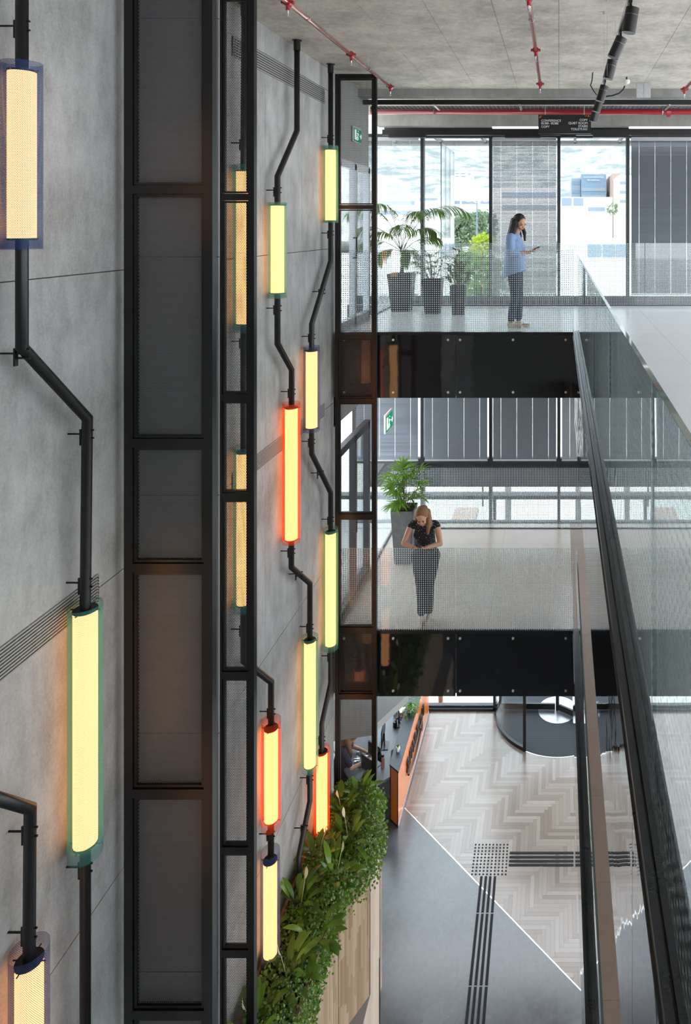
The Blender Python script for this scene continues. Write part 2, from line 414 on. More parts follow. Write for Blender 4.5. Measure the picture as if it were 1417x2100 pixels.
# lobby floor
sa, sb = G(831, 1658), G(1198.6, 2038.7); sd = (sb-sa).normalized()
def along(t): p = sa+sd*t; return (p.x, p.y)
bm = B(); box(bm, -7.5, 8.5, -6, 15.0, -.3, -.012)
struct('floor', bm, M['groove'], label='screed under the lobby floor')
far = along(12.)
bm = B(); prism(bm, [(-7.5, -6), (8.5, -6), (8.5, far[1]) if far[1] > -6 else (8.5, -6), far, (sa.x, sa.y), (sa.x, 15.), (-7.5, 15.)], -.012, 0)
struct('floor_concrete', bm, M['lobby'], label='polished grey concrete half of the lobby floor')
bm = B(); w_, n_ = .066, 8
x0, y0 = sa.x, 3.0
for iy in range(-10, int((15.-y0)/w_)+12):
    for ix in range(-10, int((2.6-x0)/w_)+12):
        k = (ix-iy) % (2*n_)
        if k == 0: r = (ix, ix+n_, iy, iy+1)
        elif k == n_: r = (ix, ix+1, iy-n_+1, iy+1)
        else: continue
        xa, xb, ya, yb = x0+r[0]*w_, x0+r[1]*w_, y0+r[2]*w_, y0+r[3]*w_
        if xb < x0 or xa > 2.6 or yb < y0 or ya > 15: continue
        g_ = .0008
        vs = [bm.verts.new((x, y, -.0005)) for x, y in ((xa+g_, ya+g_), (xb-g_, ya+g_), (xb-g_, yb-g_), (xa+g_, yb-g_))]
        bm.faces.new(vs)
nrm = Vector((-sd.y, sd.x, 0)); nrm = nrm if nrm.y > 0 else -nrm
for co, no in (((sa.x, sa.y, 0), -nrm), ((x0, 0, 0), Vector((-1, 0, 0))), ((0, 14.99, 0), Vector((0, 1, 0))), ((2.6, 0, 0), Vector((1, 0, 0)))):
    bmesh.ops.bisect_plane(bm, geom=bm.verts[:]+bm.edges[:]+bm.faces[:], plane_co=co, plane_no=no, clear_outer=True)
prism_far = [(2.6, along(5.6)[1]), (8.5, along(5.6)[1]-6), (8.5, 15), (2.6, 15)]
prism(bm, prism_far, -.012, -.001)
ob = struct('floor_herringbone', bm, M['oak'], label='herringbone oak half of the lobby floor')
bm = B(); a_, b_ = Vector((*along(-.02), 0)), Vector((*along(9.), 0)); s_ = Vector((-sd.y, sd.x, 0))*.008
vs = [bm.verts.new(p+Vector((0, 0, .0012))) for p in (a_-s_, b_-s_, b_+s_, a_+s_)]; bm.faces.new(vs)
bmesh.ops.recalc_face_normals(bm, faces=bm.faces)
struct('trim_1', bm, M['strip'], label='thin pale metal strip between concrete and oak')

# tactile guide: studs and bars
t = thing('tactile_paving', 'dark tactile guide path of studs and bars on the lobby floor', 'floor marking', G(1008, 1762))
c00, c90, c09, c99 = (Vector(G(940+u*.2258, 1700+v*.2258)) for u, v in ((158, 143), (446, 143), (124, 412), (430, 412)))
stud = None
for i in range(10):
    for j in range(10):
        p = (c00*(1-i/9)+c90*(i/9))*(1-j/9)+(c09*(1-i/9)+c99*(i/9))*(j/9)
        if stud is None:
            bm = B(); cyl(bm, (0, 0, 0), (0, 0, .005), .0155, .013, 12); stud = obj('stud', bm, M['rubber'])
            stud.location = p; attach(stud, t)
        else:
            o = stud.copy(); COL.objects.link(o); o.location = p
def bar(p, q, w=.020):
    d = (q-p).normalized(); s = Vector((-d.y, d.x, 0))*w; bm = B()
    vs = [bm.verts.new(x) for x in (p-s, q-s, q+s, p+s)]; up = Vector((0, 0, .006))
    vt = [bm.verts.new(v.co+up) for v in vs]; bm.faces.new(vt)
    for k in range(4): bm.faces.new((vs[k], vs[(k+1) % 4], vt[(k+1) % 4], vt[k]))
    bmesh.ops.recalc_face_normals(bm, faces=bm.faces); obj('guide_bar', bm, M['rubber'], t)
for v in (219, 257, 293, 329):
    L0 = G(940+(466-(v-219)*.08)*.2258, 1700+v*.2258); L1 = G(940+1046*.2258, 1700+v*.2258); L2 = G(940+1062*.2258, 1700+v*.2258)
    bar(L0, L1); bar(L2, L2+Vector((.62, 0, 0))); 
for k, (ut, ub) in enumerate(((210, 108), (251, 157), (291, 206), (333, 255))):
    def pt(v): return G(940+(ut+(ub-ut)*(v-430)/985)*.2258, 1700+v*.2258)
    bar(pt(432), pt(757)); bar(pt(773), pt(1418)); bar(pt(1437), pt(2250))

# upper floors: bridges and right-hand walkways
for nm, z, mat, lab in (('floor_upper', Z2, M['tile2'], 'upper level floor of pale grey tiles'), ('floor_middle', Z1, M['tile1'], 'middle level floor of warm beige tiles')):
    bm = B(); xe = .205
    box(bm, -3.12, xe, 9.62, 13.12, z-.88, z-.02, 1); box(bm, xe, 8.5, -6, 13.12, z-.88, z-.02, 1)
    # tiles
    ty = [13.12-.9*k for k in range(22)]; tx = [.21+.0, 1.41, 2.61, 3.81, 5.01, 6.21, 7.41, 8.5]
    for i in range(len(tx)-1):
        for j in range(len(ty)-1):
            if ty[j+1] < -6: break
            box(bm, tx[i]+.001, tx[i+1]-.001, ty[j+1]+.001, ty[j]-.001, z-.02, z, 2)
    bxs = [-3.12, -2.19, -.99, .21]
    for i in range(3):
        for y0_, y1_ in ((9.62, 10.42), (10.42, 11.32), (11.32, 12.22), (12.22, 13.12)):
            box(bm, bxs[i]+.001, bxs[i+1]-.001, y0_+.001, y1_-.001, z-.02, z, 0)
    struct(nm, bm, [mat, M['offw'], M['edge'] if z == Z1 else mat], label=lab)
# black gloss claddings with bolts
def cladding(label, z, long=False):
    zb, zt = z-.90, z-.012
    t = thing('gloss_cladding', label, 'cladding', (0, 9.6 if not long else 4, zb), 'black gloss claddings on the floor edges')
    if not long:
        for x0_, x1_ in ((-3.10, -2.50), (-2.495, (934-U0)/148.+0.0), ((936.5-U0)/148., .20)):
            obj('cladding_panel', bx(x0_, x1_, 9.585, 9.61, zb, zt), M['fasciaf'], t)
        for u in (706, 806.5, 919, 943.5, 1052, 1160):
            for dz in (.085, .81):
                bm = B(); x = (u-U0)/148.; cyl(bm, (x, 9.585, zt-dz), (x, 9.572, zt-dz), .018, .015, 14); obj('bolt', bm, M['bolt'], t, smooth=False)
    else:
        ys = [1.77+1.52*k for k in range(-5, 6)]
        ys = [-6]+[y for y in ys if y > -6]+[9.58]
        for a_, b_ in zip(ys, ys[1:]):
            obj('cladding_panel', bx(.188, .202, a_+.003, b_-.003, zb, zt), M['fascia'], t)
cladding('black gloss cladding with round bolts under the upper bridge', Z2)
cladding('black gloss cladding with round bolts under the middle bridge', Z1)
cladding('long black mirror cladding along the upper walkway edge', Z2, True)
cladding('long black mirror cladding along the middle walkway edge', Z1, True)

# glass railings
def railing(label, kind, z, ht, mat):
    t = thing('glass_railing', label, 'railing', (0, 9.6, z), 'dotted glass railings of the atrium')
    if kind == 'front':
        for x0_, x1_ in ((-3.08, -1.437), (-1.425, .212)):
            obj('glass_panel', bx(x0_, x1_, 9.59, 9.602, z-.02, z+ht), mat, t)
        obj('base_channel', bx(-3.08, .205, 9.575, 9.62, z-.03, z+.012), M['steel'], t)
    elif kind == 'back':
        for x0_, x1_ in ((-3.05, -1.62), (-1.61, -.01), (0, 1.59), (1.6, 3.19), (3.2, 4.79)):
            obj('glass_panel', bx(x0_, x1_, 12.83, 12.842, z, z+ht), mat, t)
        obj('base_channel', bx(-3.05, 4.8, 12.815, 12.86, z, z+.012), M['steel'], t)
    elif kind == 'end':
        obj('glass_panel', bx(-3.07, -3.058, 11.4, 12.8, z, z+ht), mat, t)
        obj('base_channel', bx(-3.085, -3.045, 11.4, 12.8, z, z+.02), M['steel'], t)
    else:
        ys = [1.77+1.52*k for k in range(-2, 6)]+[9.58]
        for a_, b_ in zip(ys, ys[1:]):
            obj('glass_panel', bx(.238, .252, a_+.006, b_-.006, z-.02, z+ht), mat, t)
            bm = B(); box(bm, .2375, .2525, a_+.006, b_-.006, z+ht, z+ht+.002); obj('glass_edge', bm, M['gedge'], t)
        bm = B(); box(bm, .195, .214, -1.3, 9.6, z-.03, z+.03); box(bm, .214, .221, -1.3, 9.6, z-.03, z+.012); box(bm, .221, .237, -1.3, 9.6, z-.03, z+.03); box(bm, .253, .275, -1.3, 9.6, z-.03, z+.03)
        obj('base_channel', bm, M['steel'], t)
railing('dotted glass railing at the front of the upper bridge', 'front', Z2, 1.15, M['rail'])
railing('dotted glass railing at the front of the middle bridge', 'front', Z1, 1.15, M['rail'])
railing('dotted glass railing before the upper windows', 'back', Z2, 1.16, M['rail'])
railing('dotted glass railing before the middle level windows', 'back', Z1, 1.13, M['rail'])
railing('short dotted glass railing at the side of the upper bridge', 'end', Z2, 1.16, M['rail'])
railing('short dotted glass railing at the side of the middle bridge', 'end', Z1, 1.13, M['rail'])
railing('long side glass railing along the upper walkway', 'side', Z2, 1.09, M['railside'])
railing('long side glass railing along the middle walkway', 'side', Z1, 1.15, M['railside'])

# window walls
mull = [866.5, 1006.5, 1146, 1287, 1427, 1567]
YW = 13.1
def wx(u): return (u-U0)*YW/F
cnt = 1
edges = [wx(727)]+[wx(u) for u in mull]+[wx(1707), 8.5]
for z, top in ((Z2, H+1.72), (Z1, Z2-.92)):
    for i in range(len(edges)-1):
        if edges[i] > 4.5: continue
        w = sthing('window_%d' % cnt, 'tall window of the %s level' % ('upper' if z == Z2 else 'middle'), ((edges[i]+edges[i+1])/2, YW, z)); cnt += 1
        a_, b_ = edges[i], edges[i+1]
        bm = B(); box(bm, a_-.03, a_+.03, YW-.05, YW+.09, z+.0, top); 
        box(bm, a_+.03, b_-.03, YW-.03, YW+.07, top-.07, top)
        box(bm, a_+.03, b_-.03, YW-.03, YW+.07, z+.0, z+(.15 if z == Z2 else .02))
        if z == Z1: box(bm, a_+.03, b_-.03, YW-.04, YW+.07, z+1.13, z+1.22)
        obj('window_frame', bm, M['winf'], w)
        obj('window_pane', bx(a_+.03, b_-.03, YW+.01, YW+.02, z+(.15 if z == Z2 else .02), top-.07), M['solar'], w)
    bm = B(); box(bm, -3.3 if z == Z2 else -4, 8.5, YW-.02, YW+.3, top, z+3.61 if z == Z2 else Z2-.02)
    struct('wall_front', bm, M['winf'], label='dark head above the %s windows' % ('upper' if z == Z2 else 'middle'))
# dark apron on the middle level from rail top to transom
bm = B(); box(bm, -3.6, 4.8, YW+.03, YW+.06, Z1+.66, Z1+1.14)
struct('wall_front', bm, M['slatd'], label='dark apron band under the middle level windows')

# venetian blinds
def blind(label, x0_, x1_, z0_, z1_, pitch, tilt, mat, cords=4, w=.035, y=YW-.11):
    t = thing('venetian_blind', label, 'blind', ((x0_+x1_)/2, y, z1_), 'venetian blinds at the windows')
    obj('head_rail', bx(x0_, x1_, y-.03, y+.03, z1_-.03, z1_+.03), M['slat'], t)
    bm = B(); n = int((z1_-.03-z0_)/pitch); cx = [x0_+(x1_-x0_)*(k+.5)/cords for k in range(cords)]
    pcs = [x0_]+cx+[x1_]
    for k in range(n):
        z = z1_-.05-k*pitch; j = random.uniform(-.05, .05)+tilt
        dy, dz = w/2*math.cos(j), w/2*math.sin(j)
        for a_, b_ in zip(pcs, pcs[1:]):
            vs = [bm.verts.new(q) for q in ((a_+.004, y-dy, z-dz), (b_-.004, y-dy, z-dz), (b_-.004, y+dy, z+dz), (a_+.004, y+dy, z+dz))]
            bm.faces.new(vs)
    obj('slat', bm, mat, t)
    bm = B()
    for c in cx: box(bm, c-.0012, c+.0012, y-.001, y+.001, z0_, z1_)
    obj('cord', bm, M['white'], t)
    obj('bottom_rail', bx(x0_, x1_, y-.015, y+.015, z0_-.02, z0_), M['slat'], t)
zt = H+1.62
blind('half open grey venetian blind behind the standing woman', wx(1012), wx(1141), Z2+.2, zt, .027, .62, M['slat'], 4)
blind('closed dark venetian blind at the right end of the upper windows', wx(1293), wx(1422), Z2+.2, zt, .027, 1.25, M['slatd'], 4)
blind('open pale venetian blind at the left corner of the upper windows', wx(757), wx(860), Z2+.2, zt, .027, .12, M['slat'], 3)
blind('closed dark venetian blind beyond the right end of the upper windows', wx(1433), wx(1562), Z2+.2, zt, .027, 1.25, M['slatd'], 4)
zt1 = Z2-1.0
for i, (ua, ub, ti, mt, lab) in enumerate(((734, 860, 1.15, 'slatd', 'closed venetian blind at the left corner of the middle windows'),
        (873, 1001, 1.2, 'slatd', 'closed dark venetian blind above the potted plant'), (1012, 1141, 1.2, 'slatd', 'closed dark venetian blind in the middle of the middle windows'),
        (1152, 1282, .6, 'slat', 'bright half open venetian blind behind the steel channel'), (1293, 1422, 1.2, 'slatd', 'closed dark venetian blind right of the half open one on the middle level'))):
    blind(lab, wx(ua), wx(ub), Z1+1.22, zt1, .027, ti, M[mt], 4)

# side doors on the upper and middle level (seen through the mesh)
for i, (z, lab) in enumerate(((Z2, 'glazed side door of the upper level'), (Z1, 'glazed side door of the middle level'))):
    d = sthing('door_%d' % (i+1), lab, (WX, 10.4, z))
    bm = B(); top = z+2.42
    for ya in (9.75, 10.5, 11.25): box(bm, WX-.06, WX+.03, ya, ya+.09, z, top)
    box(bm, WX-.06, WX+.03, 9.75, 11.34, top-.09, top+.02); box(bm, WX-.06, WX+.03, 9.75, 11.34, z, z+.1)
    obj('door_frame', bm, M['winf'] if z == Z1 else M['galv'], d)
    obj('door_glass', bx(WX-.03, WX-.018, 9.84, 11.25, z+.1, top-.09), M['win'], d)
    bm = B(); tube(bm, [(WX+.02, 10.44, z+1.0), (WX+.07, 10.44, z+1.0), (WX+.07, 10.44, z+1.3), (WX+.02, 10.44, z+1.3)], .012, 8); obj('door_handle', bm, M['black'], d, True)
def exit_sign(label, x, y0_, y1_, z0_, z1_):
    t = thing('exit_sign', label, 'sign', (x, (y0_+y1_)/2, z0_), 'green exit signs')
    obj('housing', bx(x-.03, x+.0, y0_, y1_, z0_, z1_), M['white'], t)
    obj('sign_face', bx(x, x+.004, y0_+.015, y1_-.015, z0_+.015, z1_-.035), M['exitg'], t)
    w, h = y1_-y0_, z1_-z0_; bm = B(); Y = lambda a: y0_+w*a; Z = lambda a: z0_+h*a
    # running figure and arrow
    box(bm, x+.004, x+.006, Y(.10), Y(.30), Z(.15), Z(.80))
    for pts in ([(.50, .62), (.44, .40), (.52, .30), (.46, .16)], [(.44, .40), (.36, .28), (.36, .16)], [(.40, .60), (.50, .60), (.60, .50)], [(.72, .45), (.90, .45)], [(.84, .58), (.92, .45), (.84, .32)]):
        for p, q in zip(pts, pts[1:]): cyl(bm, (x+.005, Y(p[0]), Z(p[1])), (x+.005, Y(q[0]), Z(q[1])), .008, .008, 6)
    ball(bm, (x+.005, Y(.52), Z(.74)), .014, .3, 1, 1, 8, 6)
    obj('pictogram', bm, M['exitw'], t)
exit_sign('green exit sign on the wall above the upper side door', WX+.04, 10.4, 10.8, H+1.26, H+1.50)
exit_sign('green exit sign at the left side of the middle level windows', WX+.12, 12.0, 12.5, H-3.62, H-3.30)

# lobby facade with revolving door
DC = Vector((-.03, 15.0, 0)); DR = 1.33
w = sthing('window_%d' % cnt, 'lobby glass front left of the revolving door', (-2, 15, 0))
bm = B()
box(bm, -7.5, DC.x-DR, 14.96, 15.06, 0, .05); box(bm, -7.5, DC.x-DR, 15.02, 15.1, .05, .09)
for x in (DC.x-DR-.06, -2.95, -4.5, -6): box(bm, x, x+.06, 14.96, 15.06, 0, 4.6)
box(bm, -7.5, 8.5, 14.9, 15.12, 4.6, 4.68)
obj('window_frame', bm, M['winf'], w); obj('window_pane', bx(-7.4, DC.x-DR-.06, 15.0, 15.012, .09, 4.6), M['win'], w)
w = sthing('window_%d' % (cnt+1), 'lobby glass front right of the revolving door', (4, 15, 0))
bm = B(); box(bm, DC.x+DR, 8.5, 14.96, 15.06, 0, .09); box(bm, DC.x+DR, DC.x+DR+.06, 14.96, 15.06, 0, 4.6)
obj('window_frame', bm, M['winf'], w); obj('window_pane', bx(DC.x+DR+.06, 8.4, 15.0, 15.012, .09, 4.6), M['win'], w)
t = thing('revolving_door', 'round glass revolving door with dark ribbed mat and steel disc', 'door', DC)
def arc(a0, a1, r, n=20): return [(DC.x+r*math.cos(a0+(a1-a0)*k/n), DC.y+r*math.sin(a0+(a1-a0)*k/n)) for k in range(n+1)]
for a0, a1, side in ((PI, PI+1.055, 'left'), (2*PI-1.055, 2*PI, 'right')):
    for nm, r0, r1, z0_, z1_, mt in (('drum_glass', DR-.008, DR+.008, .07, 2.4, M['win']), ('drum_rim', DR-.03, DR+.03, 0, .07, M['frame'])):
        bm = B(); A = arc(a0, a1, r0)+arc(a1, a0, r1); 
        vs0 = [bm.verts.new((*p, z0_)) for p in A]; vs1 = [bm.verts.new((*p, z1_)) for p in A]; n = len(A)
        for k in range(n): bm.faces.new((vs0[k], vs0[(k+1) % n], vs1[(k+1) % n], vs1[k]))
        h = n//2
        for k in range(h-1):
            bm.faces.new((vs1[k], vs1[k+1], vs1[n-2-k], vs1[n-1-k]))
        bmesh.ops.recalc_face_normals(bm, faces=bm.faces); obj(nm, bm, mt, t, False)
for a in (PI, PI+1.055, 2*PI-1.055, 2*PI):
    x, y = DC.x+DR*math.cos(a), DC.y+DR*math.sin(a); obj('drum_post', bx(x-.03, x+.03, y-.03, y+.03, 0, 2.4), M['frame'], t)
bm = B(); cyl(bm, DC+Vector((0, 0, 2.4)), DC+Vector((0, 0, 2.7)), DR+.06, None, 48); obj('door_canopy', bm, M['frame'], t)
N_ = N('ribbed mat'); tc = N_.n('TexCoord').outputs['Object']
wv = N_.math('FRACT', N_.math('DIVIDE', N_.n('SeparateXYZ', ins={0: tc}).outputs[1], .028))
M['mat'] = N_.surf(N_.n('BsdfPrincipled', ins={'Base Color': N_.mix(N_.math('GREATER_THAN', wv, .55), (.02, .023, .03, 1), (.06, .066, .08, 1)), 'Roughness': .8}).outputs[0])
bm = B(); cyl(bm, DC, DC+Vector((0, 0, .004)), DR, None, 64); obj('floor_mat', bm, M['mat'], t)
bm = B(); prev = None
n = 64; rr = [[bm.verts.new((DC.x+r*math.cos(2*PI*k/n), DC.y+r*math.sin(2*PI*k/n), .003)) for k in range(n)] for r in (DR, DR+.02)]
bridge(bm, rr[0], rr[1]); bmesh.ops.recalc_face_normals(bm, faces=bm.faces); obj('floor_ring', bm, M['strip'], t)
bm = B(); cyl(bm, DC+Vector((0, 0, .004)), DC+Vector((0, 0, .01)), .42, None, 40); obj('steel_disc', bm, M['galv'], t)
bm = B(); cyl(bm, DC, DC+Vector((0, 0, 2.4)), .04, None, 12); obj('centre_post', bm, M['frame'], t)
for a in (-.55, 1.55, PI-.02):
    d = Vector((math.cos(a), math.sin(a), 0)); q = DC+d*(DR-.06); s = Vector((-d.y, d.x, 0))
    def wing(r0, r1, z0_, z1_, th):
        bm = B(); pts = [DC+d*r0-s*th, DC+d*r1-s*th, DC+d*r1+s*th, DC+d*r0+s*th]; prism(bm, [(p.x, p.y) for p in pts], z0_, z1_); return bm
    wg = obj('door_wing', wing(.05, DR-.08, .12, 2.3, .006), M['win'], t)
    obj('wing_rail', wing(.05, DR-.06, .02, .14, .02), M['frame'], wg); obj('wing_stile', wing(DR-.12, DR-.06, .14, 2.36, .02), M['frame'], wg)

# back and far walls closing the building behind the viewer
struct('wall_back', bx(-3.4, 3.5, -6.2, -6, 0, ZC), M['offw'], label='plain wall at the back of the atrium')
struct('wall_reception', bx(-7.7, -7.5, 9.6, 15.1, 0, 3.9), M['offw'], label='plain wall at the far left of the reception')
bm = B(); box(bm, -7.5, WX-.25, 9.4, 9.6, 0, 3.9); box(bm, -7.5, WX-.25, 9.4, 15.1, 3.9, 4.1)
struct('wall_reception', bm, M['offw'], label='side wall and roof of the reception bay')
# sloping-edge bulkhead over the reception
zb = 2.62
pts = [G(u, v, zb) for u, v in ((640, 1425), (838, 1423), (776, 1480), (766, 1492), (692, 1503), (640, 1512))]
bm = B(); prism(bm, [(p.x, p.y) for p in pts], zb-.12, zb); struct('ceiling_reception', bm, M['offw'], label='low grey ceiling panel over the reception desk')

# ------------------------------------------------------------------ portal frames with perforated panels
beams = [H+2.04, H+.25, H-1.525, H-2.40, H-3.98, H-5.53, H-6.44, H-7.75, 1.2, .05]
def portal(label, Y, xl, xr, zs, meshmat, backing=False, post=.06):
    t = thing('mesh_frame', label, 'frame', (xl, Y, zs[-1]), 'tall black steel frames with perforated panels')
    for x0_, x1_ in ((xl, xl+post), (xr-post, xr)):
        obj('post', bx(x0_, x1_, Y, Y+.06, zs[-1]-.03, zs[0]+.03), M['frame'], t)
    for z in zs: obj('crossbar', bx(xl+post, xr-post, Y, Y+.06, z-.03, z+.03), M['frame'], t)
    for z1_, z0_ in zip(zs, zs[1:]):
        a_, b_, c_, d_ = xl+post+.004, xr-post-.004, z0_+.034, z1_-.034
        bm = B(); bw = .018
        for q in ((a_, a_+bw, c_, d_), (b_-bw, b_, c_, d_), (a_+bw, b_-bw, c_, c_+bw), (a_+bw, b_-bw, d_-bw, d_)):
            box(bm, q[0], q[1], Y+.012, Y+.045, q[2], q[3])
        pf = obj('panel_frame', bm, M['frame'], t)
        bm = B(); vs = [bm.verts.new(q) for q in ((a_+bw, Y+.03, c_+bw), (b_-bw, Y+.03, c_+bw), (b_-bw, Y+.03, d_-bw), (a_+bw, Y+.03, d_-bw))]
        bm.faces.new(vs); obj('perforated_sheet', bm, meshmat, pf)
    if backing:
        zz = H+1.68
        zz = [H+1.48-1.706*k for k in range(-1, 8)]
        for z1_, z0_ in zip(zz, zz[1:]):
            if z0_ < zs[-1]: continue
            obj('backing_board', bx(xl+.01, xr-.01, Y+.11, Y+.125, z0_+.0025, min(z1_, ZC)-.0025), M['back'], t)
            obj('joint_strip', bx(xl+.01, xr-.01, Y+.125, Y+.13, z0_-.01, z0_+.01), M['groove'], t)
portal('widest black steel frame with dark perforated panels, nearest', F/293., -3.045, -2.425, [H+2.04]+beams[1:7]+[H-7.69], M['perf'], True)
portal('narrow black steel frame through which a lit lamp shows', F/232., -3.03, -2.695, beams[:7]+[H-7.69], M['perf_open'], False, .05)
portal('far black steel frame standing at the bridge ends', F/150., -3.06, -2.495, beams[:7]+[H-7.75], M['perf_open'], False, .045)

# ------------------------------------------------------------------ tube lamps and their pipe runs
PX = -3.0
def zz(v, u): return H-(v-V0)/((U0-u)/-PX)
def lamp(label, u, vo0, vo1, vi0, vi1, colr):
    Y = F*PX/(u-U0); s = F/Y
    z = [H-(v-V0)/s for v in (vo0, vo1, vi0, vi1)]
    t = thing('tube_lamp', label, 'lamp', (PX, Y, z[1]), 'tube lamps in coloured perforated sleeves')
    R = .096
    bm = B(); n = 40; uvl = bm.loops.layers.uv.new('UVMap')
    lo = [bm.verts.new((PX+R*math.cos(2*PI*k/n), Y+R*math.sin(2*PI*k/n), z[1])) for k in range(n)]
    hi = [bm.verts.new((v.co.x, v.co.y, z[0])) for v in lo]
    for k in range(n):
        f = bm.faces.new((lo[k], lo[(k+1) % n], hi[(k+1) % n], hi[k]))
        for l, (a, b) in zip(f.loops, ((k, 0), (k+1, 0), (k+1, 1), (k, 1))): l[uvl].uv = (a*2*PI*R/n, b*(z[0]-z[1]))
    obj('sleeve', bm, M['slv_'+colr], t, True)
    bm = B(); cyl(bm, (PX, Y, z[3]), (PX, Y, z[2]), .067, None, 32, False); obj('glow_tube', bm, M['glow'], t, True)
    for a, b in ((z[2], z[2]+.012), (z[3]-.012, z[3])):
        bm = B(); cyl(bm, (PX, Y, a), (PX, Y, b), .070, None, 32); cp = obj('end_cap', bm, M['black'], t)
        bm = B(); zc_ = (a+b)/2
        cyl(bm, (PX-.092, Y, zc_), (PX+.092, Y, zc_), .004, None, 8); cyl(bm, (PX, Y-.092, zc_), (PX, Y+.092, zc_), .004, None, 8)
        obj('spacer_pin', bm, M['black'], cp)
lamp('tube lamp in a blue mesh sleeve at the top left corner', 45, 128, 511, 148, 488, 'blue')
lamp('longest tube lamp, in a teal mesh sleeve beside the wide mesh frame', 175, 1240, 1752, 1252, 1727, 'teal')
lamp('tube lamp in a navy mesh sleeve at the bottom left corner', 60, 1945, 2420, 1972, 2390, 'navy')
lamp('teal sleeved tube lamp seen through the upper mesh of the narrow frame', 500, 338, 680, 352, 663, 'teal')
lamp('teal sleeved tube lamp seen through the lower mesh of the narrow frame', 500.5, 915, 1250, 928, 1236, 'teal')
lamp('green tinted tube lamp just right of the narrow frame', 569, 415, 611, 422, 600, 'seafoam')
lamp('tall orange red tube lamp below the green tinted one', 597.5, 826, 1112, 837, 1104, 'orange')
lamp('orange tube lamp right above the dark blue one', 556, 1476, 1696, 1494, 1680, 'orange')
lamp('lowest dark blue sleeved tube lamp above the greenery', 554, 1745, 1972, 1765, 1956, 'navy')
lamp('green tinted tube lamp highest beside the far frame', 678, 299, 457, 308, 452, 'seafoam')
lamp('small dark blue sleeved tube lamp in the middle of the wall', 639, 710, 884, 720, 876, 'navy')
lamp('green tinted tube lamp in the lower middle of the wall', 635.5, 1305, 1578, 1314, 1569, 'seafoam')
lamp('tall green tinted tube lamp overlapping the far frame', 678, 1084, 1330, 1092, 1321, 'seafoam')
lamp('orange tube lamp standing over the peace lilies', 660, 1535, 1714, 1543, 1702, 'orange')
def pipe(label, pts, brackets, flange=True):
    P3 = [W(u, v, PX) for u, v in pts]
    t = thing('conduit_pipe', label, 'pipe', P3[-1], 'black pipes carrying the tube lamps')
    bm = B(); tube(bm, P3, .031, 16); obj('pipe_run', bm, M['black'], t, False)
    for u, v in brackets:
        c = W(u, v, PX); bm = B()
        cyl(bm, (WX+.0, c.y, c.z), (PX, c.y, c.z), .006, None, 8)
        box(bm, PX-.04, PX-.03, c.y-.012, c.y+.012, c.z-.07, c.z+.03)
        for dz in (-.025, .025): cyl(bm, (PX-.045, c.y, c.z+dz), (PX+.045, c.y, c.z+dz), .006, None, 8)
        obj('bracket', bm, M['black'], t)
    if flange:
        c = P3[0]; bm = B(); cyl(bm, (c.x, c.y, ZC-.006), (c.x, c.y, ZC), .055, None, 24); cyl(bm, (c.x, c.y, ZC-.12), (c.x, c.y, ZC-.006), .037, None, 20); obj('ceiling_flange', bm, M['black'], t)
def topv(u): return V0-(ZC-H)*(U0-u)/-PX
pipe('black pipe of the blue and teal lamps at the far left', [(45, topv(45)), (45, 560), (45, 712), (179, 858), (175, 1240), (175, 2560)], [(45, 53), (45, 725), (178, 890), (175, 1195), (175, 1778)])
pipe('black elbow pipe entering at the lower left edge', [(-90, 1612), (62, 1658), (60, 1900), (60, 2500)], [(61, 1705), (60, 1912)], False)
pipe('black pipe of the green, orange and lower green lamps', [(609, topv(609)), (609, 268), (569, 362), (569, 705), (598, 758), (597.5, 1163), (635.5, 1196), (635.5, 1642), (613, 1756), (613, 1850)], [(569, 390), (569, 632), (598, 803), (597.5, 1130), (613, 1177), (635.5, 1285), (635.5, 1595), (624, 1698)])
pipe('black pipe nearest to the far frame', [(678, topv(678)), (678, 535), (639, 665), (639, 930), (678, 1010), (678, 1400), (660, 1484), (660, 1735)], [(678, 282), (678, 478), (660, 598), (639, 690), (639, 905), (657, 970), (678, 1065), (678, 1345), (660, 1515), (660, 1722)])
pipe('black pipe partly behind the narrow frame', [(502, topv(502)), (500, 345), (500, 1355), (556, 1398), (555, 2100)], [(500, 293), (500, 700), (500, 1290), (556, 1459), (555, 1710), (555, 1998)])

# ------------------------------------------------------------------ ceiling services
def sprinkler(label, X, z, y0_, y1_, couplings, rods):
    t = thing('sprinkler_pipe', label, 'pipe', (X, y0_, z), 'glossy sprinkler pipes under the ceiling')
    bm = B(); cyl(bm, (X, y0_, z), (X, y1_, z), .023, None, 16); obj('pipe_run', bm, M['red_sheen'], t, True)
    for y in couplings:
        bm = B(); cyl(bm, (X, y-.03, z), (X, y+.03, z), .036, None, 16)
        for a in (0, PI): box(bm, X+.04*math.cos(a)-.014, X+.04*math.cos(a)+.014, y-.02, y+.02, z-.012, z+.012)
        cyl(bm, (X, y, z-.03), (X, y, z-.07), .017, None, 12); cp = obj('coupling', bm, M['red'], t)
        bm = B(); cyl(bm, (X, y, z-.07), (X, y, z-.10), .010, .006, 10); cyl(bm, (X, y, z-.125), (X, y, z-.122), .018, None, 12); cyl(bm, (X-.009, y, z-.10), (X, y, z-.123), .002, None, 6); cyl(bm, (X+.009, y, z-.10), (X, y, z-.123), .002, None, 6)
        obj('sprinkler_head', bm, M['galv'], cp)
    for y in rods:
        bm = B(); cyl(bm, (X, y, z+.03), (X, y, ZC), .004, None, 8); ring_ = []
        tube(bm, [(X+.028*math.cos(a), y, z+.028*math.sin(a)) for a in [k*PI/6 for k in range(13)]], .003, 6); obj('hanger_rod', bm, M['galv'], t)
zs_ = H+1.95
def ys(v): return F*1.95/(V0-v)
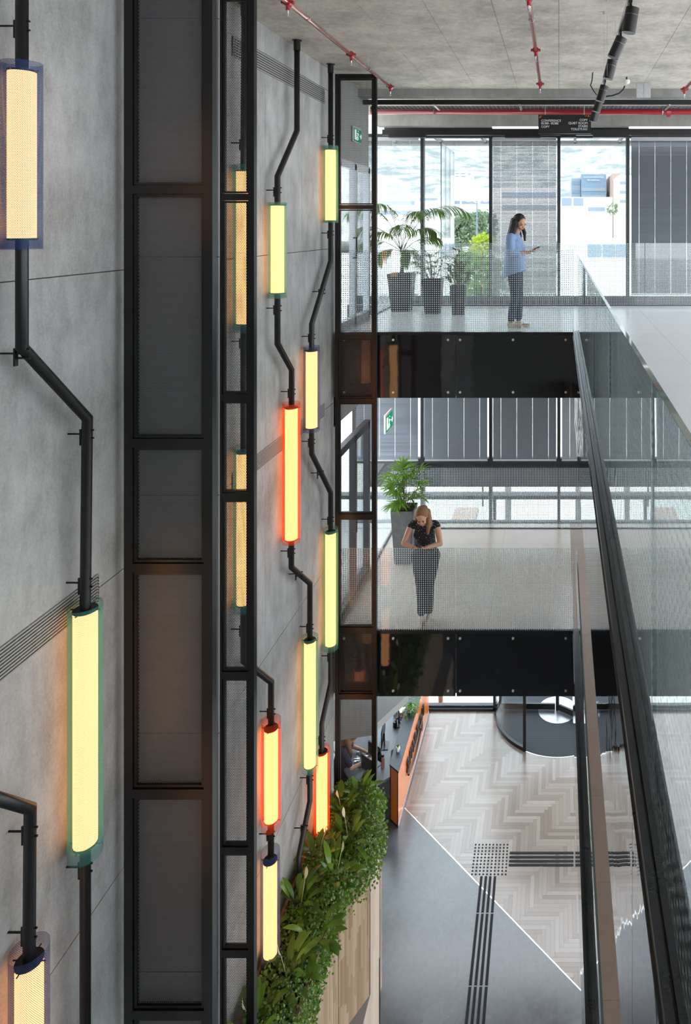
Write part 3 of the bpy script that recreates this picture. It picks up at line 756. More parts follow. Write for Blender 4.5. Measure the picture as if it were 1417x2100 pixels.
sprinkler('glossy red pipe crossing the ceiling on the left', (803-U0)/ (282/1.95), zs_, 2.0, ys(180), [ys(5), ys(112), ys(178)], [ys(38), ys(141)])
sprinkler('glossy red pipe crossing the middle of the ceiling', (1108-U0)/(287/1.95), zs_, 2.0, ys(174), [ys(-5), ys(103), ys(172)], [ys(40)])
sprinkler('glossy red pipe at the right edge of the ceiling', 1.80, zs_, 2.0, ys(186), [ys(60), ys(183)], [ys(120)])
t = thing('main_pipe', 'thick red sprinkler main running across under the ceiling', 'pipe', (0, 11.5, H+1.89))
bm = B(); cyl(bm, (-3.12, 11.5, H+1.885), (8.4, 11.5, H+1.885), .049, None, 20); obj('pipe_run', bm, M['red'], t, True)
for x in (1.82,):
    bm = B(); cyl(bm, (x-.035, 11.5, H+1.885), (x+.035, 11.5, H+1.885), .062, None, 18); box(bm, x-.025, x+.025, 11.48, 11.52, H+1.80, H+1.97); obj('coupling', bm, M['red'], t)
for x in (-2.07, .62, 1.72, 3.4):
    bm = B(); cyl(bm, (x, 11.5, H+1.94), (x, 11.5, ZC), .006, None, 8); cyl(bm, (x-.008, 11.5, H+1.885), (x+.008, 11.5, H+1.885), .055, None, 18); obj('hanger_rod', bm, M['galv'], t)
t = thing('cable_tray', 'long wire cable tray hung behind the concrete ceiling', 'tray', (0, 11, H+1.93))
bm = B(); box(bm, -3.1, 8.4, 10.95, 10.975, H+1.91, H+1.985); box(bm, -3.1, 8.4, 11.385, 11.40, H+1.91, H+1.96); obj('side_rail', bm, M['black'], t)
bm = B()
for k in range(170): x = -3.05+k*.068; cyl(bm, (x, 10.96, H+1.915), (x, 11.39, H+1.915), .0022, None, 5)
for k in range(5): y = 11.03+k*.08; cyl(bm, (-3.1, y, H+1.918), (8.4, y, H+1.918), .0022, None, 5)
obj('wire_grid', bm, M['galv'], t)
for x in (-1.97, -.62, .58, 1.75, 3.1):
    bm = B(); cyl(bm, (x, 10.97, H+1.92), (x, 10.97, ZC), .005, None, 8); box(bm, x-.015, x+.015, 10.93, 11.42, H+1.89, H+1.91); obj('hanger', bm, M['galv'], t)
bm = B(); pts = []
for k in range(13): a = k/12; pts.append((-.10+.5*a*0-.0+(-.16+.36*a), 10.9, H+2.02+.055*math.sin(PI*a)))
tube(bm, pts, .010, 8); tag(obj('cable', bm, M['black'], None, True), 'black cable looping over the cable tray', 'cable', 'black cables under the ceiling')
pts = [P(1281, 176, 9.9), P(1278, 184, 9.9), P(1270, 191, 9.9), P(1256, 196, 9.9), P(1240, 198, 9.9)]
bm = B(); tube(bm, pts, .011, 8); tag(obj('cable', bm, M['black'], None, True), 'black cable drooping from the round smoke detector', 'cable', 'black cables under the ceiling')
pts = [P(1216, 143, 9.6), P(1214, 165, 9.6), P(1211, 175, 9.6), P(1217, 186, 9.6), P(1224, 195, 9.6)]
bm = B(); tube(bm, pts, .008, 8); tag(obj('cable', bm, M['black'], None, True), 'thin black cable beside the track spotlights', 'cable', 'black cables under the ceiling')
c = P(1285, 170, 9.9); t = thing('smoke_detector', 'small white round smoke detector under the ceiling', 'detector', (c.x, c.y, c.z))
bm = B(); cyl(bm, (c.x, c.y, c.z+.0), (c.x, c.y, c.z+.04), .048, .045, 24); obj('body', bm, M['white'], t)
bm = B(); cyl(bm, (c.x, c.y, c.z-.02), (c.x, c.y, c.z), .028, .045, 24); obj('sensor_cap', bm, M['white'], t)
bm = B(); cyl(bm, (c.x, c.y, c.z+.04), (c.x, c.y, ZC), .012, None, 8); obj('stem', bm, M['black'], t)
c = P(1320, 185, 10.3); t = thing('junction_box', 'galvanised square box hanging over the cable tray', 'box', tuple(c))
obj('box_cover', bx(c.x-.105, c.x-.002, c.y, c.y+.06, c.z-.11, c.z+.11), M['galv'], t); obj('box_cover', bx(c.x+.002, c.x+.105, c.y, c.y+.06, c.z-.11, c.z+.11), M['galv'], t)
obj('mounting_bar', bx(c.x-.02, c.x+.02, c.y+.02, c.y+.04, c.z+.11, ZC), M['galv'], t)
for i, (u, v) in enumerate(((1245, 14), (1239, 39))):
    c = P(u, v, ys(v)*1.05); t = thing('wire_suspension', ('nearer' if i == 0 else 'farther')+' small wire anchor in the concrete ceiling', 'anchor', (c.x, c.y, ZC-.03))
    bm = B(); cyl(bm, (c.x, c.y, ZC-.03), (c.x, c.y, ZC), .012, None, 12); obj('anchor', bm, M['galv'], t)
    bm = B(); cyl(bm, (c.x, c.y, H+1.40), (c.x, c.y, ZC-.03), .0012, None, 5); obj('wire', bm, M['galv'], t)
# spot track
TX, TZ = .590, H+1.88
t = thing('light_track', 'silver and black light track running under the ceiling', 'track', (TX, 8, TZ))
bm = B(); box(bm, TX-.018, TX+.018, 3.2, 10.6, TZ-.016, TZ+.016); obj('track_profile', bm, M['galv'], t)
obj('track_slot', bx(TX-.008, TX+.008, 3.2, 10.6, TZ-.018, TZ-.016), M['black'], t)
for y in (4.5, 7.2, 10.0):
    bm = B(); cyl(bm, (TX, y, TZ), (TX, y, ZC), .003, None, 6); obj('track_wire', bm, M['galv'], t)
spots = [(1293, 42, .16, 'nearest'), (1266, 98, .42, 'second nearest'), (1251, 143, .25, 'third nearest'), (1235, 192, .30, 'fourth nearest'), (1227, 215, .28, 'fifth nearest'), (1219, 236, .25, 'farthest')]
for u, v, tilt, nm in spots:
    Y = F*1.70/(V0-v); c = Vector((TX+.005+(u-U0)*Y/F-.585, Y, H+1.70)); c.x = (u-U0)*Y/F
    t = thing('track_spotlight', nm+' of the black cylinder spotlights on the track', 'spotlight', tuple(c), 'black spotlights on the track')
    d = Vector((-math.sin(tilt), .05, -math.cos(tilt))).normalized()
    a = c-d*.105; b = c+d*.105
    bm = B(); cyl(bm, a, b-d*.002, .056, None, 28); obj('housing', bm, M['black'], t)
    bm = B(); s0 = c-d*.045; cyl(bm, s0-d*.0015, s0+d*.0015, .0567, None, 28); obj('seam_ring', bm, M['slatd'], t)
    bm = B(); r0 = ring(bm, b, d, .0565, 28); r1 = ring(bm, b, d, .050, 28); r2 = ring(bm, b-d*.05, d, .040, 28); bridge(bm, r0, r1); bridge(bm, r1, r2); bm.faces.new(r2); obj('front_ring', bm, M['slatd'], t)
    bm = B(); cyl(bm, a+d*.01, (TX, Y, TZ-.03), .010, None, 8); box(bm, TX-.016, TX+.016, Y-.05, Y+.05, TZ-.045, TZ-.016); obj('arm', bm, M['black'], t)
# direction sign
SY = 11.15; k_ = SY/F
def sx(u): return (u-U0)*k_
def szz(v): return H-(v-V0)*k_
t = thing('direction_sign', 'black hanging direction sign for conference, copy and quiet room', 'sign', (sx(1158), SY, szz(274)))
obj('sign_board', bx(sx(1104), sx(1212), SY, SY+.04, szz(274), szz(235)), M['black'], t)
for u in (1118, 1198):
    bm = B(); cyl(bm, (sx(u), SY+.02, szz(235)), (sx(u), SY+.02, ZC), .004, None, 6); obj('hanger', bm, M['galv'], t)
def stx(txt, u, v, size, al, mat='white', off=.0):
    lettering('lettering', txt, size*k_, M[mat], Vector((sx(u), SY-.001, szz(v))), RF, t, .0008, al, off)
stx('CONFERENCE', 1109.8, 249.5, 6.4, 'LEFT'); stx('02.500 - 02.502', 1109.8, 254.8, 5.6, 'LEFT', off=.0006); stx('COPY', 1109.8, 262, 6.4, 'LEFT')
stx('COPY', 1205.2, 248.2, 6.4, 'RIGHT'); stx('QUIET ROOM', 1205.2, 254.6, 6.4, 'RIGHT'); stx('STAIRS', 1205.2, 260.8, 6.4, 'RIGHT'); stx('TOILETS', 1194.5, 267, 6.4, 'RIGHT')
bm = B()
def seg(p, q, r=.5): cyl(bm, (sx(p[0]), SY-.002, szz(p[1])), (sx(q[0]), SY-.002, szz(q[1])), r*k_, None, 6)
for p, q in (((1199, 238), (1208.5, 238)), ((1206.3, 236.3), (1208.5, 238)), ((1206.3, 239.7), (1208.5, 238)), ((1107.5, 238), (1111.5, 238)), ((1107.5, 238), (1107.5, 242)), ((1105.8, 240.2), (1107.5, 242)), ((1109.2, 240.2), (1107.5, 242))): seg(p, q)
obj('arrow', bm, M['orange'], t)
bm = B()
for u in (1197, 1200, 1203.4):
    seg((u, 263.6), (u, 267), .7); ball(bm, (sx(u), SY-.002, szz(262.4)), .6*k_, 1, 1, 1, 8, 6)
obj('pictogram', bm, M['white'], t)
# track boxes for the sun blinds and added glowing strips in place of sky seen through a gap
t = thing('blind_cassette', 'long black blind cassette above the upper windows', 'cassette', (0, 12.6, H+1.64))
bm = B(); box(bm, (785-U0)*12.55/F, 8.4, 12.5, 12.6, H+1.63, H+1.73); obj('cassette_box', bm, M['black'], t)
for u0_, u1_ in ((797, 873), (1035, 1108), (1150, 1181), (1216, 1290)):
    obj('cover_plate', bx((u0_-U0)*12.5/F, (u1_-U0)*12.5/F, 12.48, 12.6, H+1.585, H+1.63), M['black'], t)
for i, (u0_, u1_) in enumerate(((1010, 1104), (1290, 1560))):
    bm = B(); box(bm, (u0_-U0)*12.7/F, (u1_-U0)*12.7/F, 12.64, 12.72, H+1.775, H+1.80)
    tag(obj('sky_gap_glow', bm, M['led'], None), ('glowing strip in place of sky through the gap left of the direction sign' if i == 0 else 'glowing strip in place of sky through the gap at the right above the dark blind'), 'light', 'glowing sky gap strips under the beam')

# ------------------------------------------------------------------ oak clad wall bench with planting
yb = 8.9
top = 2.78; led = 1.1
out_up = [(WX, 4.0), (-2.55, 4.0), (-2.548, 8.0), (-2.31, 8.45), (-2.31, yb), (WX, yb)]
t = thing('planter_cabinet', 'tall oak clad planter cabinet along the concrete wall', 'planter', (-2.8, 7, 0))
bm = B(); prism(bm, out_up, led, top-.27); obj('upper_front', bm, M['bench'], t)
bm = B(); prism(bm, [(x+(.012 if x > -3 else 0)*-1, y) for x, y in out_up], top-.275, top-.262); obj('shadow_gap', bm, M['groove'], t)
M['bench2'] = block_wood('pale oak side panel', (.5, .5, .35), ((.56, .43, .32), (.64, .50, .39), (.70, .57, .45)))
bm = B(); prism(bm, [(WX, 4.0), (-2.31, 4.0), (-2.31, yb), (WX, yb)], 0, led-.01); obj('plinth', bm, M['bench2'], t)
obj('side_panel', bx(-2.312, -2.303, 8.462, yb-.002, led+.004, top-.27), M['bench2'], t)
obj('corner_gap', bx(-2.312, -2.306, 8.450, 8.462, led, top-.27), M['groove'], t)
obj('corner_gap', bx(-2.556, -2.545, 7.99, 8.002, led, top-.27), M['groove'], t)
bm = B(); prism(bm, [(WX, 4.0), (-2.305, 4.0), (-2.305, yb), (WX, yb)], led-.01, led); obj('ledge', bm, M['slat'], t)
bm = B(); o_ = out_up; tz0, tz1 = top-.262, top
# trough rim as four walls
inn = [(WX+.03, 4.03), (-2.58, 4.03), (-2.578, 8.02), (-2.34, 8.47), (-2.34, yb-.03), (WX+.03, yb-.03)]
n = 6
for k in range(n):
    a_, b_, c_, d_ = o_[k], o_[(k+1) % n], inn[(k+1) % n], inn[k]
    prism(bm, [a_, b_, c_, d_], tz0, tz1)
obj('trough', bm, M['bench'], t)
bm = B(); prism(bm, inn, top-.12, top-.06); obj('soil', bm, M['soil'], t)
bm = B(); box(bm, -3.1, -2.44, yb, 9.55, 0, 2.72); obj('rear_block', bm, M['bench'], t)
obj('edge_strip', bx(-2.312, -2.300, yb, yb+.012, 0, top), M['black'], t)
bm = B(); box(bm, WX, WX+.03, 4.0, 9.4, 2.50, 2.56); tag(struct('baseboard_left', bm, M['white'], label='pale strip on the wall behind the planter'))

def leaf(bm, base, d, up, L, w, droop=.4, seg=5, fold=.15, mi=0, shape=0):
    """a curved tapering leaf blade"""
    d = Vector(d).normalized(); up = Vector(up); side = d.cross(up)
    if side.length < 1e-3: side = d.cross(Vector((1, 0, 0)))
    side.normalize(); up = side.cross(d).normalized(); p = Vector(base); prev = None; step = L/seg
    for k in range(seg+1):
        a = k/seg
        ww = w*(math.sin(PI*min(1, a*.92+.08))**(.8 if shape == 0 else .5)) if k < seg else 0.0004
        nn = up
        l_ = bm.verts.new(p-side*ww/2+nn*ww*fold); m_ = bm.verts.new(p); r_ = bm.verts.new(p+side*ww/2+nn*ww*fold)
        if prev:
            bm.faces.new((prev[0], prev[1], m_, l_)).material_index = mi; bm.faces.new((prev[1], prev[2], r_, m_)).material_index = mi
        prev = (l_, m_, r_)
        ang = -droop/seg
        R = Matrix.Rotation(ang, 3, side); d = (R @ d).normalized(); up = (R @ up).normalized(); p = p+d*step
R_ = random.Random(3)
def rv(a=1.): return Vector((R_.uniform(-a, a), R_.uniform(-a, a), R_.uniform(-a, a)))
# peace lilies
lspots = [(-2.85, 5.3), (-2.72, 5.95), (-2.88, 6.55), (-2.75, 7.05), (-2.62, 7.45), (-2.9, 7.75), (-2.62, 8.1), (-2.92, 8.35), (-2.6, 8.6), (-2.80, 9.0), (-2.66, 9.25)]
lnames = ['nearest the bottom edge', 'second from the bottom edge', 'beside the lowest blue lamp', 'below the lower pipe end', 'just right of the lower pipe end', 'against the wall near the pipe end',
          'at the bend of the oak front', 'below the lower orange lamp', 'right of the lower orange lamp', 'in front of the far frame', 'at the right foot of the far frame']
for (x, y), nm in zip(lspots, lnames):
    t = thing('peace_lily', 'peace lily with broad glossy leaves, '+nm, 'plant', (x, y, top-.06), 'peace lilies in the long planter')
    bm = B(); bs = B()
    for k in range(R_.randint(20, 26)):
        a = R_.uniform(0, 2*PI); el = R_.uniform(.35, 1.35); h = R_.uniform(.06, .22)
        d = Vector((math.cos(a)*math.cos(el), math.sin(a)*math.cos(el), math.sin(el)))
        b0 = Vector((x, y, top-.06))+Vector((math.cos(a), math.sin(a), 0))*.02; b1 = b0+d*h+Vector((0, 0, h*.4))
        cyl(bs, b0, b1, .004, .003, 5)
        leaf(bm, b1, d+Vector((.1, 0, .1)), Vector((0, 0, 1)), R_.uniform(.16, .27), R_.uniform(.055, .085), R_.uniform(.5, 1.5), 6, .12)
    obj('foliage', bm, M['lily'], t, True); obj('stem', bs, M['stem'], t)
    if R_.random() < .75:
        bm = B(); a = R_.uniform(0, 6); b0 = Vector((x, y, top)); b1 = b0+Vector((math.cos(a)*.08, math.sin(a)*.08, .34)); cyl(bm, b0, b1, .003, .003, 5)
        leaf(bm, b1, (math.cos(a)*.4, math.sin(a)*.4, 1), (math.cos(a), math.sin(a), 0), .12, .05, .3, 5); obj('flower', bm, M['cream'], t)
# trailing ivy and small leaved filler
bm = B()
def smallleaf(p, s, n_=None):
    d = rv().normalized(); d.z = d.z*.5
    up = (Vector((.35, -.35, .9))+rv(.7)).normalized()
    side = d.cross(up).normalized(); f = up.cross(side)
    q = [p, p+side*s*.5+f*s*.35, p+side*s*.32+f*s*.8, p+f*s*1.1, p-side*s*.32+f*s*.8, p-side*s*.5+f*s*.35]
    q = [v+up*(abs((v-p).dot(side))*.3) for v in q]
    bm.faces.new([bm.verts.new(v) for v in q])
def outx(y): return -2.44 if y > 8.95 else -2.31 if y > 8.45 else (-2.55 if y < 8 else -2.548+(y-8)/.45*.238)
for k in range(17000):
    y = R_.uniform(4.9, 9.42) if k % 3 else R_.uniform(7.9, 9.42); e = outx(y); x = R_.uniform(-3.02, e+.10)
    clump = .5+.5*math.sin(y*7.3+x*5)*math.sin(y*3.1+1)
    z = top-.05+R_.uniform(0, .13+.13*clump)
    if x > e-.04: z -= (x-e+.04)*R_.uniform(.3, 2.6)
    smallleaf(Vector((x, y, z)), R_.uniform(.018, .036))
for k in range(110):   # trailing strands over the oak front
    y = R_.uniform(5.0, 9.3); e = outx(y); L = R_.uniform(.08, .42) if y < 7.9 else R_.uniform(.05, .26)
    x = e+.03+R_.uniform(0, .04)
    for j in range(int(L/.012)):
        smallleaf(Vector((x+R_.uniform(-.025, .035), y+R_.uniform(-.03, .03)+.02*math.sin(j*.3), top+.02-j*.012)), R_.uniform(.018, .034))
o = obj('trailing_ivy', bm, M['ivy']); tag(o, 'dense small leaved ivy filling and spilling over the long planter', 'ivy', None, 'stuff')

# ------------------------------------------------------------------ potted plants on the bridges
def square_pot(t, c, wt, wb, h, mat):
    bm = B(); q = []
    for z, w in ((0, wb), (h, wt), (h, wt-.03), (h-.06, wt-.035)):
        q.append([bm.verts.new((c.x+sx_*w/2, c.y+sy_*w/2, c.z+z)) for sx_, sy_ in ((-1, -1), (1, -1), (1, 1), (-1, 1))])
    for a_, b_ in zip(q, q[1:]): bridge(bm, a_, b_)
    bm.faces.new(q[0][::-1]); bmesh.ops.bevel(bm, geom=[e for e in bm.edges if abs(e.verts[0].co.z-e.verts[1].co.z) > .3], offset=.012, segments=2, affect='EDGES')
    obj('pot', bm, mat, t); w = wt-.035
    obj('soil', bx(c.x-w/2, c.x+w/2, c.y-w/2, c.y+w/2, c.z+h-.09, c.z+h-.055), M['soil'], t)
def frond(bl, bs, base, d, L, droop, nl, ll, lw, mi=0, bare=.3):
    d = Vector(d).normalized(); side = d.cross(Vector((0, 0, 1))).normalized(); p = Vector(base); seg = 16; pts = [p.copy()]
    for k in range(seg):
        R = Matrix.Rotation(-droop/seg*2*k/seg, 3, side); d = (R @ d).normalized(); p = p+d*L/seg; pts.append(p.copy())
    for k in range(seg): cyl(bs, pts[k], pts[k+1], .006*(1-k/seg*.8), .006*(1-(k+1)/seg*.8), 5, False)
    for k in range(nl):
        a = bare+(1-bare)*k/nl; f = a*seg; i = min(int(f), seg-1); q = pts[i].lerp(pts[i+1], f-i); dd = (pts[i+1]-pts[i]).normalized()
        sl = ll*(math.sin(PI*(.18+.72*(k/nl)))**.7)
        for s in (-1, 1):
            dv = (dd*1.0+side*s*.9+Vector((0, 0, .12))).normalized()
            leaf(bl, q, dv, (0, 0, 1), sl*R_.uniform(.9, 1.1), lw, R_.uniform(.7, 1.5), 4, .1)
# 1: kentia palm
c = G(824, 637, Z2); t = thing('potted_palm', 'tall kentia palm in a tapered dark pot, leftmost on the upper bridge', 'plant', tuple(c), 'potted plants on the bridges')
square_pot(t, c, .42, .31, .65, M['pot']); bl, bs = B(), B(); s_ = 118.
def up_(u, v, dy=0.): return Vector(((u-U0)/s_, c.y+dy, H-(v-V0)/s_))
cyl(bs, c+Vector((0, 0, .6)), c+Vector((.01, 0, 1.04)), .035, .022, 8)
for ai, el, L, dr in ((0.15, 1.18, 1.62, 2.1), (2.95, 1.22, 1.50, 2.1), (2.4, 1.32, 1.45, 1.9), (-1.3, 1.2, .95, 2.1), (1.3, 1.25, 1.3, 1.9), (.75, 1.28, 1.35, 1.9), (-.5, 1.0, 1.0, 1.9), (3.5, 1.0, 1.05, 1.9), (-2.3, 1.05, .80, 2.0), (.1, .75, .70, 1.1), (3.1, .6, .75, 1.1), (-1.0, .3, .55, 1.3), (4.0, .3, .55, 1.2)):
    b = c+Vector((R_.uniform(-.02, .02), R_.uniform(-.02, .02), 1.02))
    d = Vector((math.cos(ai)*math.cos(el), math.sin(ai)*math.cos(el), math.sin(el)))
    bl = B(); frond(bl, bs, b, d, L, dr, 26, .40, .024, 0, .40); obj('frond', bl, M['palm'], t)
obj('trunk', bs, M['stem'], t)
# 2: lady palm in mid pot
def bushy(name, label, c, wt, wb, h, mat, leafm, n, L, spread, fan, w=.022, potmat='pot', zmax=.6):
    t = thing(name, label, 'plant', tuple(c), 'potted plants on the bridges'); square_pot(t, c, wt, wb, h, M[potmat]); bl, bs = B(), B()
    for k in range(n):
        a = R_.uniform(0, 2*PI); r = R_.uniform(0, spread)*.4; hh = R_.uniform(.05, zmax)
        b0 = c+Vector((math.cos(a)*r*.4, math.sin(a)*r*.4, h-.06)); b1 = c+Vector((math.cos(a)*r*1.6, math.sin(a)*r*1.6, h+hh)); cyl(bs, b0, b1, .004, .003, 5)
        if fan:
            m = R_.randint(6, 9); o = Vector((math.cos(a), math.sin(a), R_.uniform(.1, 1.2))).normalized(); sd_ = o.cross(Vector((0, 0, 1))).normalized()
            for j in range(m):
                th = (j/(m-1)-.5)*2.2; dv = o*math.cos(th)+sd_*math.sin(th); leaf(bl, b1, dv, (0, 0, 1), L*R_.uniform(.8, 1.1), w, R_.uniform(.3, 1.0), 4, .1)
        else:
            for j in range(3):
                dv = Vector((math.cos(a)+R_.uniform(-.8, .8), math.sin(a)+R_.uniform(-.8, .8), R_.uniform(.1, 1.6))).normalized()
                leaf(bl, b0.lerp(b1, .5+.5*j/2), dv, (0, 0, 1), L*R_.uniform(.7, 1.1), w, R_.uniform(.3, 1.1), 5, .12)
    obj('foliage', bl, leafm, t); obj('stem', bs, M['stem'], t)
bushy('potted_palm', 'lady palm in a tapered dark pot, middle one of three on the upper bridge', G(888, 642, Z2), .33, .24, .58, None, M['palm'], 30, .20, .5, True, .022, 'pot', .48)
bushy('potted_shrub', 'broad leaved shrub in the smallest dark pot on the upper bridge', G(940, 645, Z2), .25, .19, .49, None, M['dark'], 34, .17, .32, False, .06, 'pot', .62)
c = G(829, 1150, Z1)
bushy('potted_palm', 'bright lady palm in a mottled concrete pot on the middle bridge', c, .38, .27, .90, None, M['palm2'], 46, .26, .5, True, .030, 'potc', .66)

# ------------------------------------------------------------------ reception desk
t = thing('reception_desk', 'orange reception desk with dark counter top beside the lobby', 'desk', (-2.8, 13.3, 0))
zt_ = .985; XD = -2.80; Y0, Y1 = 12.07, 16.0; Y1 = 14.92
foot = [(XD, Y0), (XD, Y1), (XD-.26, Y1), (XD-.26, 12.25), (XD-.155, 12.18)]
foot = [(XD, Y0), (XD, Y1), (XD-.24, Y1), (XD-.18, 12.23)]
bm = B(); prism(bm, foot, .0, zt_-.03); obj('desk_body', bm, M['orange'], t)
bm = B(); prism(bm, [(XD+.006, Y0-.012), (XD+.006, Y1), (XD-.25, Y1), (XD-.19, 12.225)], zt_-.03, zt_); obj('counter_top', bm, M['counter'], t)
def stripb(p, q, w, z0_, z1_):
    bm = B(); p, q = Vector((*p, 0)), Vector((*q, 0)); d = (q-p).normalized(); s = Vector((d.y, -d.x, 0))
    prism(bm, [(x.x, x.y) for x in (p-d*0, q, q+s*w, p+s*w)], z0_, z1_); return bm
bm = B(); e0, e1 = Vector((XD, Y0, 0)), Vector((XD-.18, 12.23, 0)); d = (e1-e0).normalized(); s = Vector((-d.y, d.x, 0)); s = s if s.y < 0 else -s
for a_, b_, z0_, z1_ in ((0, .022, 0, zt_-.03), (.219, .241, 0, zt_-.03), (.0, .241, 0, .022)):
    prism(bm, [(x.x, x.y) for x in (e0+d*a_, e0+d*b_, e0+d*b_+s*.004, e0+d*a_+s*.004)], z0_, z1_)
obj('edge_trim', bm, M['black'], t)
obj('skirting', bx(XD, XD+.004, Y0, Y1, 0, .03), M['galv'], t)
bm = B(); prism(bm, [(XD-.19, 12.25), (XD-.25, Y1), (-4.2, Y1), (-4.2, 12.9), (-3.55, 12.0), (-3.3, 12.0)], .70, .74); obj('worktop', bm, M['work'], t)
bm = B(); box(bm, -3.55, -3.5, 12.1, 12.9, 0, .70); obj('leg', bm, M['work'], t); bm = B(); box(bm, -4.15, -4.1, 14, 14.8, 0, .70); obj('leg', bm, M['work'], t)
# raised lettering with the smile arrow
me_o = lettering('lettering', 'amazon', .525, M['black'], Vector((XD+.012, 12.70, .42)), RS @ Matrix.Diagonal((1.0, 1.0, 1.0)), t, .012, 'LEFT', .003)
bm = B(); pts = []
for k in range(13):
    a = k/12; pts.append((XD+.022, 12.80+1.20*a, .34-.12*math.sin(PI*a)+.03*a))
tube(bm, pts, .018, 8); tube(bm, [(XD+.022, 13.86, .42), (XD+.022, 14.06, .42), (XD+.022, 14.03, .26)], .016, 8); obj('smile_arrow', bm, M['black'], t)
# things on the desk
c = Vector((-2.91, 12.52, zt_)); t = thing('potted_cactus', 'tiny green succulent in a white faceted pot on the counter', 'plant', tuple(c))
bm = B(); cyl(bm, c, c+Vector((0, 0, .05)), .028, .042, 6); cyl(bm, c+Vector((0, 0, .05)), c+Vector((0, 0, .085)), .042, .034, 6); obj('pot', bm, M['white'], t)
bm = B()
for k in range(26): a = k*2.4; leaf(bm, c+Vector((0, 0, .08)), (math.cos(a), math.sin(a), .4+k*.05), (0, 0, 1), .045, .016, -.3, 4)
obj('foliage', bm, M['palm2'], t)
c = Vector((-2.90, 13.55, zt_)); t = thing('potted_plant', 'bright green leafy plant in a white pot on the counter', 'plant', tuple(c))
bm = B(); cyl(bm, c, c+Vector((0, 0, .13)), .05, .065, 20); obj('pot', bm, M['white'], t)
bm = B()
for k in range(150):
    a = R_.uniform(0, 2*PI); r = R_.uniform(.0, .17); p = c+Vector((math.cos(a)*r, math.sin(a)*r-.05, .14+R_.uniform(-.22, .16)*(.3+r*4)))
    leaf(bm, p, (math.cos(a), math.sin(a), R_.uniform(-.5, .8)), (0, 0, 1), R_.uniform(.04, .07), .035, .8, 3)
obj('foliage', bm, M['palm2'], t)
def on(u, v, z=.74): return G(u, v, z)
def monitor(label, c, ang, w=.50, h=.30, z0_=.74):
    t = thing('monitor', label, 'monitor', (c.x, c.y, z0_), 'monitors on the reception worktop'); R = Matrix.Rotation(ang, 4, 'Z')
    def put(nm, bm, m):
        bm.transform(Matrix.Translation((c.x, c.y, z0_)) @ R); return obj(nm, bm, m, t)
    put('stand_base', bx(-.11, .11, -.09, .09, 0, .012), M['plastic']); put('stand_neck', bx(-.02, .02, .0, .02, .012, .25), M['plastic'])
    s = put('housing', bx(-w/2, w/2, -.02, .0, .12, .12+h), M['plastic']); put('screen', bx(-w/2+.012, w/2-.012, -.022, -.02, .132, .108+h), M['screen'])
monitor('black monitor farther back on the reception worktop', on(787, 1530), -1.45)
monitor('black monitor right behind the desk end', Vector((-3.33, 12.55, .74)), -.65, .36, .24)
monitor('black monitor nearest to the planter', Vector((-3.36, 12.22, .74)), -.65, .36, .24)
monitor('small black tablet stand beside the counter plant', Vector((-3.14, 13.55, .74)), -1.2, .30, .2)
c = on(785, 1573); t = thing('water_bottle', 'pink water bottle with black lid on the worktop', 'bottle', tuple(c))
bm = B(); cyl(bm, c, c+Vector((0, 0, .17)), .033, .033, 20); cyl(bm, c+Vector((0, 0, .17)), c+Vector((0, 0, .19)), .033, .022, 20); obj('body', bm, pbr('dusty pink metal', (.55, .28, .26), .4), t)
bm = B(); cyl(bm, c+Vector((0, 0, .19)), c+Vector((0, 0, .23)), .025, .025, 16); obj('lid', bm, M['plastic'], t)
c = on(806, 1550); t = thing('mug', 'grey mug on the reception worktop', 'mug', tuple(c))
bm = B(); cyl(bm, c, c+Vector((0, 0, .09)), .04, .042, 20); obj('body', bm, M['offw'], t); bm = B(); cyl(bm, c+Vector((0, 0, .0905)), c+Vector((0, 0, .092)), .035, None, 20); obj('coffee', bm, M['soil'], t)
c = on(810, 1490); t = thing('pen_cup', 'black pen cup with coloured scissors on the worktop', 'cup', tuple(c))
bm = B(); cyl(bm, c, c+Vector((0, 0, .10)), .04, None, 16); obj('cup', bm, M['plastic'], t)
bm = B(); cyl(bm, c, c+Vector((.02, .03, .16)), .012, None, 8); obj('pen', bm, pbr('yellow plastic', (.8, .6, .02), .4), t)
bm = B(); tube(bm, [c+Vector((0, 0, .1)), c+Vector((.05, .10, .13)), c+Vector((.02, .2, .02)), c+Vector((.09, .1, .05))], .012, 8); obj('scissors', bm, pbr('blue plastic', (.03, .08, .4), .4), t)
c = on(820, 1464); tag(obj('gift_box', bx(c.x-.11, c.x+.11, c.y-.08, c.y+.08, .74, .82), M['white']), 'white patterned box on the back of the worktop', 'box')
c = on(827, 1472); tag(obj('stapler', bx(c.x-.05, c.x+.05, c.y-.02, c.y+.02, .74, .77), pbr('pink plastic', (.7, .08, .2), .4)), 'pink stapler in front of the white patterned box', 'stapler')
bm = B()
for k in range(26):
    p = Vector((-3.62+R_.uniform(-.12, .12), 12.55+R_.uniform(-.15, .25), .745)); box(bm, p.x, p.x+R_.uniform(.02, .06), p.y, p.y+R_.uniform(.01, .05), .74, .74+R_.uniform(.01, .04))
tag(obj('desk_clutter', bm, M['galv']), 'heap of small stationery seen through the lowest mesh panel', 'stationery', None, 'stuff')

